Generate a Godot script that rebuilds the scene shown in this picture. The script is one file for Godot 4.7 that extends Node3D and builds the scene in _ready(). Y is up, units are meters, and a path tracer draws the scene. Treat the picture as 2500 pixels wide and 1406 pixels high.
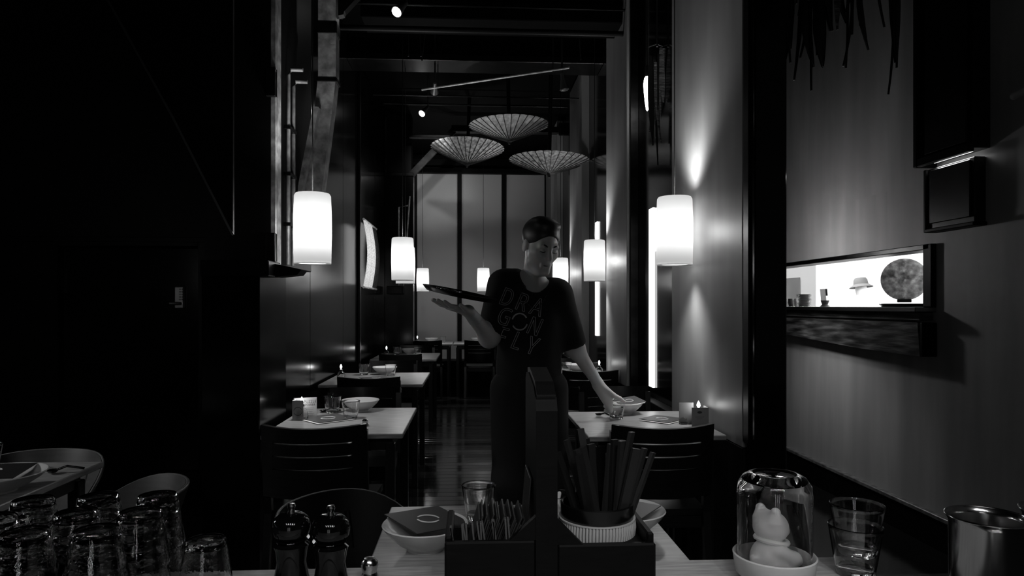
extends Node3D

# A dim restaurant at night: pendant lamps over two rows of tables, a waiter in the aisle, an open kitchen hatch on the right.
# y is up, the camera looks down the aisle along -z, metres.

const LAMP_SIDE := 0.03      # light through a paper shade
const LAMP_DOWN := 0.32       # light out of its open bottom
const LAMP_UP := 0.52         # light out of its open top
const BAR_SPOT := 0.13        # spotlights over the bar, behind the camera

var M := {}
var taken := {}
var rng := RandomNumberGenerator.new()


func _ready() -> void:
	rng.seed = 7
	make_camera()
	make_environment()
	make_materials()
	make_bar_spots()
	make_room()
	make_left_side()
	make_right_side()
	make_kitchen()
	make_ceiling_things()
	make_lamps()
	make_parasols()
	make_tables_and_chairs()
	make_tableware()
	make_bar()
	make_waiter()


func make_camera() -> void:
	var cam := Camera3D.new()
	cam.name = "camera"
	add_child(cam)
	cam.position = Vector3(0, 1.31, 0)
	cam.rotation.y = -atan(100.0 / 1667.0)
	cam.keep_aspect = Camera3D.KEEP_HEIGHT
	var near := 0.05
	cam.set_frustum(2.0 * 703.0 / 1667.0 * near, Vector2(0, 42.0 / 1667.0 * near), near, 60.0)
	cam.current = true


func make_environment() -> void:
	var we := WorldEnvironment.new()
	we.name = "world_environment"
	var e := Environment.new()
	e.background_mode = Environment.BG_COLOR
	e.background_color = Color(0, 0, 0)
	e.tonemap_mode = Environment.TONE_MAPPER_LINEAR
	e.tonemap_exposure = 1.5
	e.sdfgi_enabled = true
	e.ssao_enabled = true
	e.ssil_enabled = true
	we.environment = e
	add_child(we)


# ---------------------------------------------------------------- materials

func grey(v: float) -> Color:
	return Color(v / 255.0, v / 255.0, v / 255.0)


func mat(key: String, v: float, rough: float, metal := 0.0) -> StandardMaterial3D:
	var m := StandardMaterial3D.new()
	m.resource_name = key
	m.albedo_color = grey(v)
	m.roughness = rough
	m.metallic = metal
	M[key] = m
	return m


func noise_tex(size: int, freq: float, sd: int, lo: float, hi: float, octaves := 4, stretch := Vector2(1, 1)) -> ImageTexture:
	var n := FastNoiseLite.new()
	n.seed = sd
	n.noise_type = FastNoiseLite.TYPE_SIMPLEX_SMOOTH
	n.frequency = freq
	n.fractal_octaves = octaves
	var im := Image.create(size, size, false, Image.FORMAT_RGB8)
	var blend := size / 4
	for y in size:
		for x in size:
			var v := n.get_noise_2d(x * stretch.x, y * stretch.y)
			if x < blend:
				v = lerpf(n.get_noise_2d((x + size) * stretch.x, y * stretch.y), v, float(x) / blend)
			if y < blend:
				v = lerpf(n.get_noise_2d(x * stretch.x, (y + size) * stretch.y), v, float(y) / blend)
			v = clampf(lo + (hi - lo) * (0.5 + 0.8 * v), 0.0, 1.0)
			im.set_pixel(x, y, Color(v, v, v))
	return ImageTexture.create_from_image(im)


func tri(m: StandardMaterial3D, t: Texture2D, s: Vector3) -> StandardMaterial3D:
	m.albedo_texture = t
	m.uv1_triplanar = true
	m.uv1_scale = s
	return m


func bump(m: StandardMaterial3D, t: Texture2D, depth: float) -> void:
	m.heightmap_enabled = true
	m.heightmap_texture = t
	m.heightmap_scale = depth


func make_materials() -> void:
	var grain := noise_tex(256, 0.02, 3, 0.72, 1.0, 5, Vector2(0.6, 6.0))
	var mottle := noise_tex(256, 0.018, 5, 0.55, 1.0, 5)
	var streak := noise_tex(256, 0.05, 8, 0.5, 1.0, 4, Vector2(3.0, 0.25))
	var fine := noise_tex(256, 0.2, 11, 0.8, 1.0, 3)
	var patch := noise_tex(256, 0.012, 21, 0.15, 1.0, 5, Vector2(1.0, 2.5))
	var planks := noise_tex(256, 0.03, 31, 0.7, 1.0, 4, Vector2(0.4, 5.0))

	var m := mat("lacquer", 11, 0.16)
	m.metallic_specular = 0.38
	tri(m, mottle, Vector3.ONE * 0.6)
	mat("black_gloss", 9, 0.12)
	m = mat("black_matte", 9, 0.55)
	m.metallic_specular = 0.25
	m = mat("dark_paint", 9, 0.5)
	m.metallic_specular = 0.25
	tri(m, mottle, Vector3.ONE * 0.8)
	m = mat("ceiling_paint", 4, 0.6)
	m.metallic_specular = 0.12
	m = mat("satin_panel", 142, 0.44)
	m.metallic_specular = 0.4
	tri(m, noise_tex(256, 0.01, 41, 0.86, 1.0, 3, Vector2(2.0, 0.4)), Vector3.ONE * 0.8)
	bump(m, fine, 0.012)
	m = mat("window_blind", 200, 0.55)
	tri(m, fine, Vector3.ONE * 3.0)
	m = mat("kitchen_wall_paint", 188, 0.62)
	tri(m, noise_tex(256, 0.012, 43, 0.84, 1.0, 4, Vector2(3.0, 0.35)), Vector3.ONE * 0.5)
	m = mat("steel_dark", 34, 0.34, 0.85)
	tri(m, mottle, Vector3.ONE * 2.0)
	m = mat("duct_metal", 185, 0.42, 0.5)
	tri(m, mottle, Vector3.ONE * 2.5)
	m = mat("steel", 190, 0.16, 1.0)
	m = mat("brushed_steel", 160, 0.32, 1.0)
	m = mat("chair_wood", 22, 0.3)
	tri(m, grain, Vector3(1, 3, 3))
	m = mat("shell_wood", 62, 0.36)
	tri(m, grain, Vector3(2, 2, 2))
	m = mat("shell_dark", 8, 0.5)
	m.metallic_specular = 0.2
	mat("shell_rim", 90, 0.3)
	m = mat("table_wood", 168, 0.3)
	tri(m, grain, Vector3(2.0, 2.0, 2.0))
	bump(m, grain, 0.02)
	m = mat("bar_wood", 178, 0.42)
	tri(m, grain, Vector3(3.0, 3.0, 3.0))
	for i in 4:
		m = mat("plank_%d" % i, 32.0 + 7.0 * [0, 2, 1, 3][i], 0.1 + 0.02 * i)
		m.metallic_specular = 0.65
		tri(m, planks, Vector3(1.2, 4.0, 4.0))
		bump(m, planks, 0.03)
	m = mat("beam_wood", 130, 0.55)
	tri(m, patch, Vector3(1.5, 3.0, 0.9))
	bump(m, patch, 0.2)
	m = mat("box_wood", 11, 0.5)
	m.metallic_specular = 0.25
	tri(m, grain, Vector3(5, 5, 5))
	m = mat("mill_lacquer", 7, 0.08)
	m = mat("ceramic", 205, 0.18)
	m = mat("figurine", 240, 0.35)
	m = mat("paper", 205, 0.7)
	m = mat("paper_grey", 120, 0.6)
	m = mat("card_pale", 165, 0.65)
	m = mat("menu_cover", 66, 0.42)
	m = mat("menu_dark", 28, 0.42)
	m = mat("print_white", 225, 0.5)
	m = mat("print_dark", 40, 0.6)
	m = mat("sachet", 34, 0.5)
	m = mat("sachet_pale", 72, 0.6)
	m = mat("stick_a", 27, 0.5)
	m = mat("stick_b", 15, 0.5)
	m = mat("rope", 165, 0.8)
	bump(m, streak, 0.15)
	m = mat("holder_black", 8, 0.25)
	m = mat("wax", 215, 0.4)
	m = mat("napkin", 200, 0.8)
	m = mat("cable", 12, 0.5)
	m = mat("bulb_metal", 90, 0.35, 0.7)
	m = mat("leaf_dark", 26, 0.35)
	m = mat("leaf_lit", 150, 0.5)  # paler leaf copy: the light on lit leaves is put into its colour
	tri(m, patch, Vector3(4, 9, 4))
	m = mat("parasol_paper", 250, 0.6)
	tri(m, noise_tex(256, 0.03, 51, 0.62, 1.0, 4), Vector3.ONE * 2.2)
	m.backlight_enabled = true
	m.backlight = grey(215)
	m = mat("parasol_print", 255, 0.6)
	tri(m, noise_tex(256, 0.045, 53, 0.45, 1.25, 2), Vector3.ONE * 2.0)
	m.backlight_enabled = true
	m.backlight = grey(215)
	mat("rib_wood", 40, 0.6)
	m = mat("scroll_paper", 225, 0.7)
	m = mat("scroll_ink", 130, 0.7)
	tri(m, patch, Vector3(6, 4, 6))
	m = mat("cabinet_black", 22, 0.38)
	tri(m, mottle, Vector3.ONE * 1.4)
	m = mat("kitchen_white", 235, 0.5)
	m = mat("fridge_grey", 150, 0.5)
	m = mat("fridge_mid", 120, 0.5)
	m = mat("plate_grey", 120, 0.3)
	m = mat("moon_disc", 150, 0.6)
	m.albedo_color = grey(225)
	tri(m, noise_tex(256, 0.022, 61, 0.25, 1.0, 5), Vector3.ONE * 3.0)
	bump(m, noise_tex(256, 0.03, 62, 0.0, 1.0, 4), 0.3)
	mat("hat_felt", 90, 0.9)
	mat("cook_white", 235, 0.8)
	m = mat("skin", 205, 0.45)
	m.subsurf_scatter_enabled = true
	m.subsurf_scatter_strength = 0.1
	mat("lip", 120, 0.5)
	mat("hair", 34, 0.45)
	m = mat("shirt", 15, 0.85)
	m = mat("trousers", 6, 0.85)
	mat("shoe", 12, 0.4)
	mat("shirt_print", 190, 0.7)
	mat("keypad_metal", 120, 0.35, 0.6)
	mat("keypad_key", 60, 0.5)
	mat("food_dark", 60, 0.6)

	m = mat("shade_paper", 50, 0.75)
	bump(m, noise_tex(256, 0.05, 71, 0.0, 1.0, 4, Vector2(2.2, 0.05)), 0.1)
	m.backlight_enabled = true
	m.backlight = grey(255)
	m.emission_enabled = true
	m.emission = Color(1, 1, 1)
	m.emission_energy_multiplier = 0.012
	m.uv1_triplanar = true
	m.uv1_scale = Vector3.ONE * 3.0

	m = mat("lamp_glow", 255, 0.5)
	m.emission_enabled = true
	m.emission = Color(1, 1, 1)
	m.emission_energy_multiplier = 1.6
	m = mat("tube_glow", 255, 0.5)
	m.emission_enabled = true
	m.emission = Color(1, 1, 1)
	m.emission_energy_multiplier = 2.0
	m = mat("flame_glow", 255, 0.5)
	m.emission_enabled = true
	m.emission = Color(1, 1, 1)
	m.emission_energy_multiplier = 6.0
	m = mat("window_glow", 255, 0.5)
	m.emission_enabled = true
	m.emission = Color(1, 1, 1)
	m.emission_energy_multiplier = 1.3
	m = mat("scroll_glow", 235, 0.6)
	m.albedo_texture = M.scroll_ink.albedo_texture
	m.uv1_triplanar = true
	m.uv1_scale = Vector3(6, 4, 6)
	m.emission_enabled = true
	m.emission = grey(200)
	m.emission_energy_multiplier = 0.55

	m = mat("glass", 255, 0.0)
	m.albedo_color = Color(1, 1, 1, 0.0)
	m.refraction_enabled = true
	m.refraction_scale = 0.05
	m = mat("glass_rippled", 255, 0.0)
	m.albedo_color = Color(1, 1, 1, 0.0)
	m.refraction_enabled = true
	m.refraction_scale = 0.05
	m.uv1_triplanar = true
	m.uv1_scale = Vector3.ONE * 9.0
	bump(m, noise_tex(256, 0.05, 81, 0.0, 1.0, 2), 0.022)
	m = mat("pane_glass", 255, 0.02)
	m.albedo_color = Color(1, 1, 1, 0.06)
	m.transparency = BaseMaterial3D.TRANSPARENCY_ALPHA
	m = mat("water", 255, 0.0)
	m.albedo_color = Color(1, 1, 1, 0.0)
	m.refraction_enabled = true
	m.refraction_scale = 0.033


# ---------------------------------------------------------------- nodes

func numbered(n: String) -> String:
	if not taken.has(n):
		taken[n] = 0
		return n
	taken[n] += 1
	return "%s_%03d" % [n, taken[n]]


func tag(o: Node3D, label: String, category: String, group := "") -> Node3D:
	o.set_meta("label", label)
	o.set_meta("category", category)
	if group:
		o.set_meta("group", group)
	return o


func thing(called: String, label: String, category: String, at := Vector3.ZERO, turn := 0.0, group := "") -> Node3D:
	var o := Node3D.new()
	o.name = numbered(called)
	add_child(o)
	o.position = at
	o.rotation.y = turn
	return tag(o, label, category, group)


func part(parent: Node3D, called: String, mesh: Mesh, m: String, at := Vector3.ZERO, rot := Vector3.ZERO) -> MeshInstance3D:
	var o := MeshInstance3D.new()
	o.name = called
	o.mesh = mesh
	o.material_override = M[m]
	parent.add_child(o, true)
	o.position = at
	o.rotation = rot
	return o


func single(called: String, label: String, category: String, mesh: Mesh, m: String, at := Vector3.ZERO, rot := Vector3.ZERO, group := "") -> MeshInstance3D:
	var o := part(self, numbered(called), mesh, m, at, rot)
	tag(o, label, category, group)
	return o


func structure(called: String, label: String, category := "wall") -> Node3D:
	var o := thing(called, label, category)
	o.set_meta("kind", "structure")
	return o


func copy(src: Node3D, label: String, at: Vector3, turn := 0.0, group := "") -> Node3D:
	var stem: String = src.name
	if stem.length() > 4 and stem[-4] == "_":
		stem = stem.substr(0, stem.length() - 4)
	var o: Node3D = src.duplicate()
	o.name = numbered(stem)
	add_child(o)
	o.position = at
	o.rotation = Vector3(0, turn, 0)
	o.set_meta("label", label)
	if group:
		o.set_meta("group", group)
	return o


func omni(parent: Node3D, at: Vector3, energy: float, size := 0.03) -> OmniLight3D:
	var l := OmniLight3D.new()
	l.name = "light"
	l.light_energy = energy
	l.light_size = size
	l.omni_range = 20.0
	l.omni_attenuation = 2.0
	l.shadow_enabled = true
	parent.add_child(l, true)
	l.position = at
	return l


func spot(parent: Node3D, at: Vector3, towards: Vector3, energy: float, angle: float, size := 0.03, soft := 1.0) -> SpotLight3D:
	var l := SpotLight3D.new()
	l.name = "light"
	l.light_energy = energy
	l.light_size = size
	l.spot_range = 20.0
	l.spot_attenuation = 2.0
	l.spot_angle = angle
	l.spot_angle_attenuation = soft
	l.shadow_enabled = true
	parent.add_child(l, true)
	var d := towards.normalized()
	l.transform = Transform3D(Basis.looking_at(d, Vector3.UP if absf(d.y) < 0.98 else Vector3.BACK), at)
	return l


func area(parent: Node3D, at: Vector3, towards: Vector3, size: Vector2, energy: float) -> void:
	var l := AreaLight3D.new()
	l.name = "light"
	l.light_energy = energy
	l.area_size = size
	l.area_range = 20.0
	l.shadow_enabled = true
	parent.add_child(l, true)
	var d := towards.normalized()
	l.transform = Transform3D(Basis.looking_at(d, Vector3.UP if absf(d.y) < 0.98 else Vector3.BACK), at)


# ---------------------------------------------------------------- shapes

func begin() -> SurfaceTool:
	var st := SurfaceTool.new()
	st.begin(Mesh.PRIMITIVE_TRIANGLES)
	st.set_smooth_group(-1)
	return st


func done(st: SurfaceTool) -> ArrayMesh:
	st.generate_normals()
	return st.commit()


func t3(st: SurfaceTool, a: Vector3, b: Vector3, c: Vector3) -> void:   # counter-clockwise as seen from outside
	if a == b or b == c or a == c:
		return
	st.add_vertex(a)
	st.add_vertex(c)
	st.add_vertex(b)


func q4(st: SurfaceTool, a: Vector3, b: Vector3, c: Vector3, d: Vector3) -> void:
	t3(st, a, b, c)
	t3(st, a, c, d)


func add_box(st: SurfaceTool, c: Vector3, s: Vector3, bevel := 0.003, b := Basis.IDENTITY) -> void:
	st.set_smooth_group(-1)
	var h := s * 0.5
	var e := minf(bevel, minf(h.x, minf(h.y, h.z)) * 0.9)
	var P := func(sx: int, sy: int, sz: int, axis: int) -> Vector3:
		var p := Vector3(sx * (h.x - e), sy * (h.y - e), sz * (h.z - e))
		p[axis] += e * [sx, sy, sz][axis]
		return c + b * p
	for s1 in [-1, 1]:
		for axis in 3:
			var ia := (axis + 1) % 3
			var ib := (axis + 2) % 3
			var quad := []
			for k in [[-1, -1], [1, -1], [1, 1], [-1, 1]]:
				var v := [0, 0, 0]
				v[axis] = s1
				v[ia] = k[0]
				v[ib] = k[1]
				quad.append(P.call(v[0], v[1], v[2], axis))
			if s1 > 0:
				q4(st, quad[0], quad[1], quad[2], quad[3])
			else:
				q4(st, quad[0], quad[3], quad[2], quad[1])
	if e <= 0.0:
		return
	for axis in 3:      # edges along axis
		var ia := (axis + 1) % 3
		var ib := (axis + 2) % 3
		for sa in [-1, 1]:
			for sb in [-1, 1]:
				var lo := [0, 0, 0]
				lo[axis] = -1
				lo[ia] = sa
				lo[ib] = sb
				var hi := lo.duplicate()
				hi[axis] = 1
				var a: Vector3 = P.call(lo[0], lo[1], lo[2], ia)
				var a2: Vector3 = P.call(hi[0], hi[1], hi[2], ia)
				var b1: Vector3 = P.call(lo[0], lo[1], lo[2], ib)
				var b2: Vector3 = P.call(hi[0], hi[1], hi[2], ib)
				if sa * sb > 0:
					q4(st, a, b1, b2, a2)
				else:
					q4(st, a, a2, b2, b1)
	for sx in [-1, 1]:
		for sy in [-1, 1]:
			for sz in [-1, 1]:
				var a: Vector3 = P.call(sx, sy, sz, 0)
				var b1: Vector3 = P.call(sx, sy, sz, 1)
				var c1: Vector3 = P.call(sx, sy, sz, 2)
				if sx * sy * sz > 0:
					t3(st, a, b1, c1)
				else:
					t3(st, a, c1, b1)


func box(s: Vector3, bevel := 0.003, c := Vector3.ZERO) -> ArrayMesh:
	var st := begin()
	add_box(st, c, s, bevel)
	return done(st)


func span(x0: float, x1: float, y0: float, y1: float, z0: float, z1: float, bevel := 0.003) -> ArrayMesh:
	return box(Vector3(absf(x1 - x0), absf(y1 - y0), absf(z1 - z0)), bevel, Vector3(x0 + x1, y0 + y1, z0 + z1) * 0.5)


func add_lathe(st: SurfaceTool, prof: Array, n := 24, at := Vector3.ZERO, b := Basis.IDENTITY, sharp := 40.0) -> void:
	var g := 1
	for i in prof.size() - 1:
		var p: Vector2 = prof[i]
		var q: Vector2 = prof[i + 1]
		if i > 0:
			var d0: Vector2 = (p - prof[i - 1]).normalized()
			if absf(rad_to_deg(d0.angle_to((q - p).normalized()))) > sharp:
				g += 1
		st.set_smooth_group(g)
		for k in n:
			var a0 := TAU * k / n
			var a1 := TAU * ((k + 1) % n) / n
			q4(st, at + b * Vector3(p.x * cos(a0), p.y, p.x * sin(a0)), at + b * Vector3(q.x * cos(a0), q.y, q.x * sin(a0)),
				at + b * Vector3(q.x * cos(a1), q.y, q.x * sin(a1)), at + b * Vector3(p.x * cos(a1), p.y, p.x * sin(a1)))


func lathe(prof: Array, n := 24, at := Vector3.ZERO) -> ArrayMesh:
	var st := begin()
	add_lathe(st, prof, n, at)
	return done(st)


func cyl(r: float, y0: float, y1: float, n := 16, bevel := 0.0) -> ArrayMesh:
	var e := minf(bevel, r * 0.5)
	return lathe([Vector2(0, y0), Vector2(r - e, y0), Vector2(r, y0 + e), Vector2(r, y1 - e), Vector2(r - e, y1), Vector2(0, y1)] if e > 0 else [Vector2(0, y0), Vector2(r, y0), Vector2(r, y1), Vector2(0, y1)], n)


# a section (counter-clockwise, x right / y up as seen against the direction of travel) swept along points
func add_sweep(st: SurfaceTool, pts: Array, section: Array, up := Vector3.UP, scales := [], smooth := false) -> void:
	var rings := []
	for i in pts.size():
		var d: Vector3 = ((pts[mini(i + 1, pts.size() - 1)] as Vector3) - (pts[maxi(i - 1, 0)] as Vector3)).normalized()
		var u := up
		if absf(d.dot(u)) > 0.95:
			u = Vector3.RIGHT if absf(d.x) < 0.9 else Vector3.BACK
		var x := u.cross(d).normalized()
		var y := d.cross(x).normalized()
		var ring := []
		var k: float = scales[i] if scales.size() else 1.0
		for p: Vector2 in section:
			ring.append(pts[i] + (x * p.x + y * p.y) * k)
		rings.append(ring)
	var n := section.size()
	for i in rings.size() - 1:
		for k in n:
			st.set_smooth_group(1 if smooth else -1)
			var k1 := (k + 1) % n
			q4(st, rings[i][k], rings[i][k1], rings[i + 1][k1], rings[i + 1][k])
	st.set_smooth_group(-1)
	for k in range(1, n - 1):
		t3(st, rings[0][0], rings[0][k + 1], rings[0][k])
		t3(st, rings[-1][0], rings[-1][k], rings[-1][k + 1])


func ngon(r: float, n := 8) -> Array:
	var a := []
	for k in n:
		a.append(Vector2(cos(TAU * k / n), sin(TAU * k / n)) * r)
	return a


func rect(w: float, h: float) -> Array:
	return [Vector2(-w, -h) * 0.5, Vector2(w, -h) * 0.5, Vector2(w, h) * 0.5, Vector2(-w, h) * 0.5]


func tube(pts: Array, r: float, n := 8, scales := []) -> ArrayMesh:
	var st := begin()
	add_sweep(st, pts, ngon(r, n), Vector3.UP, scales, true)
	return done(st)


func bar(pts: Array, w: float, h: float, up := Vector3.UP) -> ArrayMesh:
	var st := begin()
	add_sweep(st, pts, rect(w, h), up)
	return done(st)


# a polygon in x/y (counter-clockwise) given the depth z0..z1
func add_prism(st: SurfaceTool, poly: PackedVector2Array, z0: float, z1: float) -> void:
	st.set_smooth_group(-1)
	var id := Geometry2D.triangulate_polygon(poly)
	for i in range(0, id.size(), 3):
		var a := poly[id[i]]
		var b := poly[id[i + 1]]
		var c := poly[id[i + 2]]
		if (b - a).cross(c - a) < 0:
			var w := b
			b = c
			c = w
		t3(st, Vector3(a.x, a.y, z1), Vector3(b.x, b.y, z1), Vector3(c.x, c.y, z1))
		t3(st, Vector3(a.x, a.y, z0), Vector3(c.x, c.y, z0), Vector3(b.x, b.y, z0))
	for i in poly.size():
		var a := poly[i]
		var b := poly[(i + 1) % poly.size()]
		q4(st, Vector3(a.x, a.y, z0), Vector3(b.x, b.y, z0), Vector3(b.x, b.y, z1), Vector3(a.x, a.y, z1))


func prism(poly: Array, z0: float, z1: float) -> ArrayMesh:
	var st := begin()
	add_prism(st, PackedVector2Array(poly), z0, z1)
	return done(st)


# a thick sheet over a grid of points: rows of equal length; th is its thickness
func add_sheet(st: SurfaceTool, rows: Array, th: float) -> void:
	var nr := rows.size()
	var nc: int = rows[0].size()
	var back := []
	for i in nr:
		var r := []
		for j in nc:
			var du: Vector3 = rows[i][mini(j + 1, nc - 1)] - rows[i][maxi(j - 1, 0)]
			var dv: Vector3 = rows[mini(i + 1, nr - 1)][j] - rows[maxi(i - 1, 0)][j]
			r.append(rows[i][j] - du.cross(dv).normalized() * th)
		back.append(r)
	for i in nr - 1:
		for j in nc - 1:
			st.set_smooth_group(1)
			q4(st, rows[i][j], rows[i][j + 1], rows[i + 1][j + 1], rows[i + 1][j])
			st.set_smooth_group(2)
			q4(st, back[i][j], back[i + 1][j], back[i + 1][j + 1], back[i][j + 1])
	st.set_smooth_group(3)
	for j in nc - 1:
		q4(st, back[0][j], back[0][j + 1], rows[0][j + 1], rows[0][j])
		q4(st, rows[nr - 1][j], rows[nr - 1][j + 1], back[nr - 1][j + 1], back[nr - 1][j])
	for i in nr - 1:
		q4(st, rows[i][0], rows[i + 1][0], back[i + 1][0], back[i][0])
		q4(st, back[i][nc - 1], back[i + 1][nc - 1], rows[i + 1][nc - 1], rows[i][nc - 1])
	st.set_smooth_group(-1)


func sheet(rows: Array, th: float) -> ArrayMesh:
	var st := begin()
	add_sheet(st, rows, th)
	return done(st)


func ball(r: Vector3, n := 12) -> ArrayMesh:
	var st := begin()
	var prof := []
	for i in n + 1:
		var a := PI * i / n - PI / 2
		prof.append(Vector2(cos(a) if i > 0 and i < n else 0.0, sin(a)))
	add_lathe(st, prof, n * 2, Vector3.ZERO, Basis.from_scale(r))
	return done(st)


func lettering(text: String, height: float) -> TextMesh:
	var t := TextMesh.new()
	var f := SystemFont.new()
	f.font_names = PackedStringArray(["Droid Sans"])
	t.font = f
	t.text = text
	t.font_size = 64
	t.pixel_size = height / 46.0
	t.depth = 0.0004
	return t


# ---------------------------------------------------------------- bar spotlights behind the camera

func make_bar_spots() -> void:
	var head := lathe([Vector2(0, 0.12), Vector2(0.03, 0.12), Vector2(0.045, 0.06), Vector2(0.05, 0), Vector2(0.042, 0), Vector2(0.036, 0.05), Vector2(0, 0.05)], 16)
	var where := ["over the glass stacks", "over the pepper mills", "over the caddy", "over the cat jar", "over the steel cups"]
	for i in 5:
		for k in 2:
			var at := Vector3(-0.9 + 0.42 * i + 0.1 * k, 2.45, 0.3 + 0.35 * k)
			var o := thing("bar_spotlight", "small spotlight of a pair behind the camera %s, the %s one" % [where[i], ["front", "rear"][k]], "spotlight", at, 0, "spotlights over the bar")
			part(o, "housing", head, "bulb_metal", Vector3.ZERO, Vector3(0.5, 0, 0))
			part(o, "lens_glow", cyl(0.036, 0.0, 0.004, 16), "lamp_glow", Vector3(0, 0.025, -0.013), Vector3(0.5, 0, 0))
			part(o, "stem", cyl(0.01, 0.1, 1.28, 8), "cable")
			spot(o, Vector3(0, -0.01, -0.03), Vector3(0, -1, -0.75 - 0.15 * k), BAR_SPOT * (2.4 if i >= 3 else 1.0), 34.0, 0.03)
	var fr := thing("display_fridge", "unseen panel of tube lights added behind the bar for streaks in the glass", "fridge", Vector3(-0.3, 0, 1.7))  # added unseen light source, gives upright streaks in the glasses and mills
	part(fr, "cabinet", span(-0.5, 0.5, 0.05, 2.0, 0.06, 0.6, 0.01), "black_matte")
	for x in [-0.28, 0.02, 0.3]:
		part(fr, "tube_light_glow", span(x - 0.02, x + 0.02, 0.5, 1.9, 0.03, 0.06, 0.004), "tube_glow")
		area(fr, Vector3(x, 1.2, 0.02), Vector3(0, 0, -1), Vector2(0.04, 1.4), 0.025)


# ---------------------------------------------------------------- room shell

func make_room() -> void:
	var floor_ := structure("floor", "dark polished wooden floor of the restaurant", "floor")
	part(floor_, "slab", span(-4.6, 6.3, -0.14, -0.025, 2.6, -11.3, 0.0), "black_matte")
	part(floor_, "screed", span(-4.6, -1.25, -0.025, 0.0, 2.6, -11.3, 0.0), "dark_paint")
	part(floor_, "screed", span(1.2, 6.3, -0.025, 0.0, 2.6, -11.3, 0.0), "plank_0")
	part(floor_, "screed", span(-1.25, 1.2, -0.025, 0.0, 2.6, -1.3, 0.0), "dark_paint")
	var plank := span(-1.249, 1.199, -0.024, 0.0, -0.0495, 0.0495, 0.002)
	var z := -1.35
	while z > -11.2:
		part(floor_, "plank", plank, "plank_%d" % rng.randi_range(0, 3), Vector3(0, rng.randf_range(-0.0006, 0.0), z))
		z -= 0.1
	var c := structure("ceiling", "black painted ceiling high above the aisle", "ceiling")
	part(c, "slab", span(-4.6, 6.3, 3.75, 3.85, 2.6, -11.3, 0.0), "ceiling_paint")
	var w := structure("wall_front", "dark wall behind the bar")
	part(w, "slab", span(-4.6, 4.2, 0, 3.75, 2.6, 2.5, 0.0), "black_matte")
	w = structure("wall_left_outer", "black wall at the far left of the room")
	part(w, "slab", span(-4.7, -4.6, 0, 3.75, 2.6, -11.3, 0.0), "black_matte")

	# back wall: four tall pale blinds between dark mullions, over a low sill
	w = structure("wall_back", "dark back wall around tall pale window blinds")
	part(w, "slab", span(-1.3, 2.6, 0, 3.75, -11.14, -11.3, 0.0), "black_matte")
	part(w, "sill", span(-1.1, 1.25, 0, 0.42, -10.9, -11.14), "dark_paint")
	part(w, "transom", span(-1.1, 1.25, 3.42, 3.5, -10.96, -11.14), "black_matte")
	part(w, "upper_band", span(-1.1, 1.25, 3.55, 3.66, -11.0, -11.14), "dark_paint")
	part(w, "mullion", span(-1.1, -0.864, 0.42, 3.42, -10.96, -11.14), "black_matte")
	for x in [-0.184, 0.527, 1.224]:
		part(w, "mullion", span(x - 0.033, x + 0.033, 0.42, 3.42, -10.97, -11.14), "black_matte")
	var k := 1
	for r in [[-0.864, -0.217], [-0.151, 0.494], [0.56, 1.191]]:
		var b := structure("window_%d" % k, "tall pale translucent blind in the back wall, %s" % ["nearest the left wall", "between the two mullions", "behind the waiter"][k - 1], "window")
		part(b, "blind", span(r[0], r[1], 0.42, 3.42, -11.02, -11.06, 0.004), "window_blind")
		part(b, "bottom_rail", span(r[0], r[1], 0.42, 0.45, -11.0, -11.02, 0.004), "brushed_steel")
		k += 1
	part(w, "jamb", span(1.257, 1.3, 0.0, 3.75, -10.9, -11.14), "dark_paint")

	# dark wall with the door on the far left
	w = structure("wall_left_door", "black wall at the left with a closed door")
	part(w, "slab", span(-4.6, -3.3, 0, 3.75, -5.5, -5.62, 0.0), "black_matte")
	part(w, "slab", span(-2.05, -1.2, 0, 3.75, -5.5, -5.62, 0.0), "black_matte")
	part(w, "slab", span(-3.3, -2.05, 1.83, 3.75, -5.5, -5.62, 0.0), "black_matte")
	part(w, "lintel", span(-4.6, -2.05, 1.8, 1.84, -5.46, -5.5), "dark_paint")
	var d := structure("door_1", "black door with a keypad lock in the left wall", "door")
	part(d, "leaf", span(-3.17, -2.14, 0.01, 1.76, -5.52, -5.57, 0.006), "black_gloss")
	part(d, "frame", span(-3.3, -3.18, 0, 1.84, -5.47, -5.6), "dark_paint")
	part(d, "frame", span(-2.13, -2.05, 0, 1.84, -5.47, -5.6), "dark_paint")
	part(d, "frame", span(-3.18, -2.13, 1.77, 1.84, -5.47, -5.6), "dark_paint")
	part(d, "hinge", span(-3.19, -3.165, 1.4, 1.6, -5.47, -5.52), "steel_dark")
	part(d, "hinge", span(-3.19, -3.165, 0.35, 0.5, -5.47, -5.52), "steel_dark")
	var lock := thing("keypad_lock", "grey keypad lock with lever on the black door", "lock", Vector3(-2.28, 1.37, -5.52))
	var lb := part(lock, "body", span(-0.035, 0.035, -0.085, 0.085, 0, 0.035, 0.006), "keypad_metal")
	part(lock, "lever", tube([Vector3(0.012, -0.045, 0.03), Vector3(0.012, -0.045, 0.06), Vector3(-0.06, -0.047, 0.06)], 0.011), "keypad_metal")
	for i in 5:
		for j in 2:
			part(lb, "key", cyl(0.006, 0, 0.006, 8), "keypad_key", Vector3(0.008 + 0.017 * j, 0.065 - 0.02 * i, 0.034), Vector3(PI / 2, 0, 0))
	# stair bulkhead with a metal edge, upper left
	w = structure("wall_left_bulkhead", "black sloping bulkhead with a metal edge at the upper left")
	part(w, "panel", prism([Vector2(-0.885, 1.58), Vector2(-0.885, 3.75), Vector2(-2.05, 3.75), Vector2(-1.098, 2.0)], -2.615, -2.6), "dark_paint")
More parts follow.
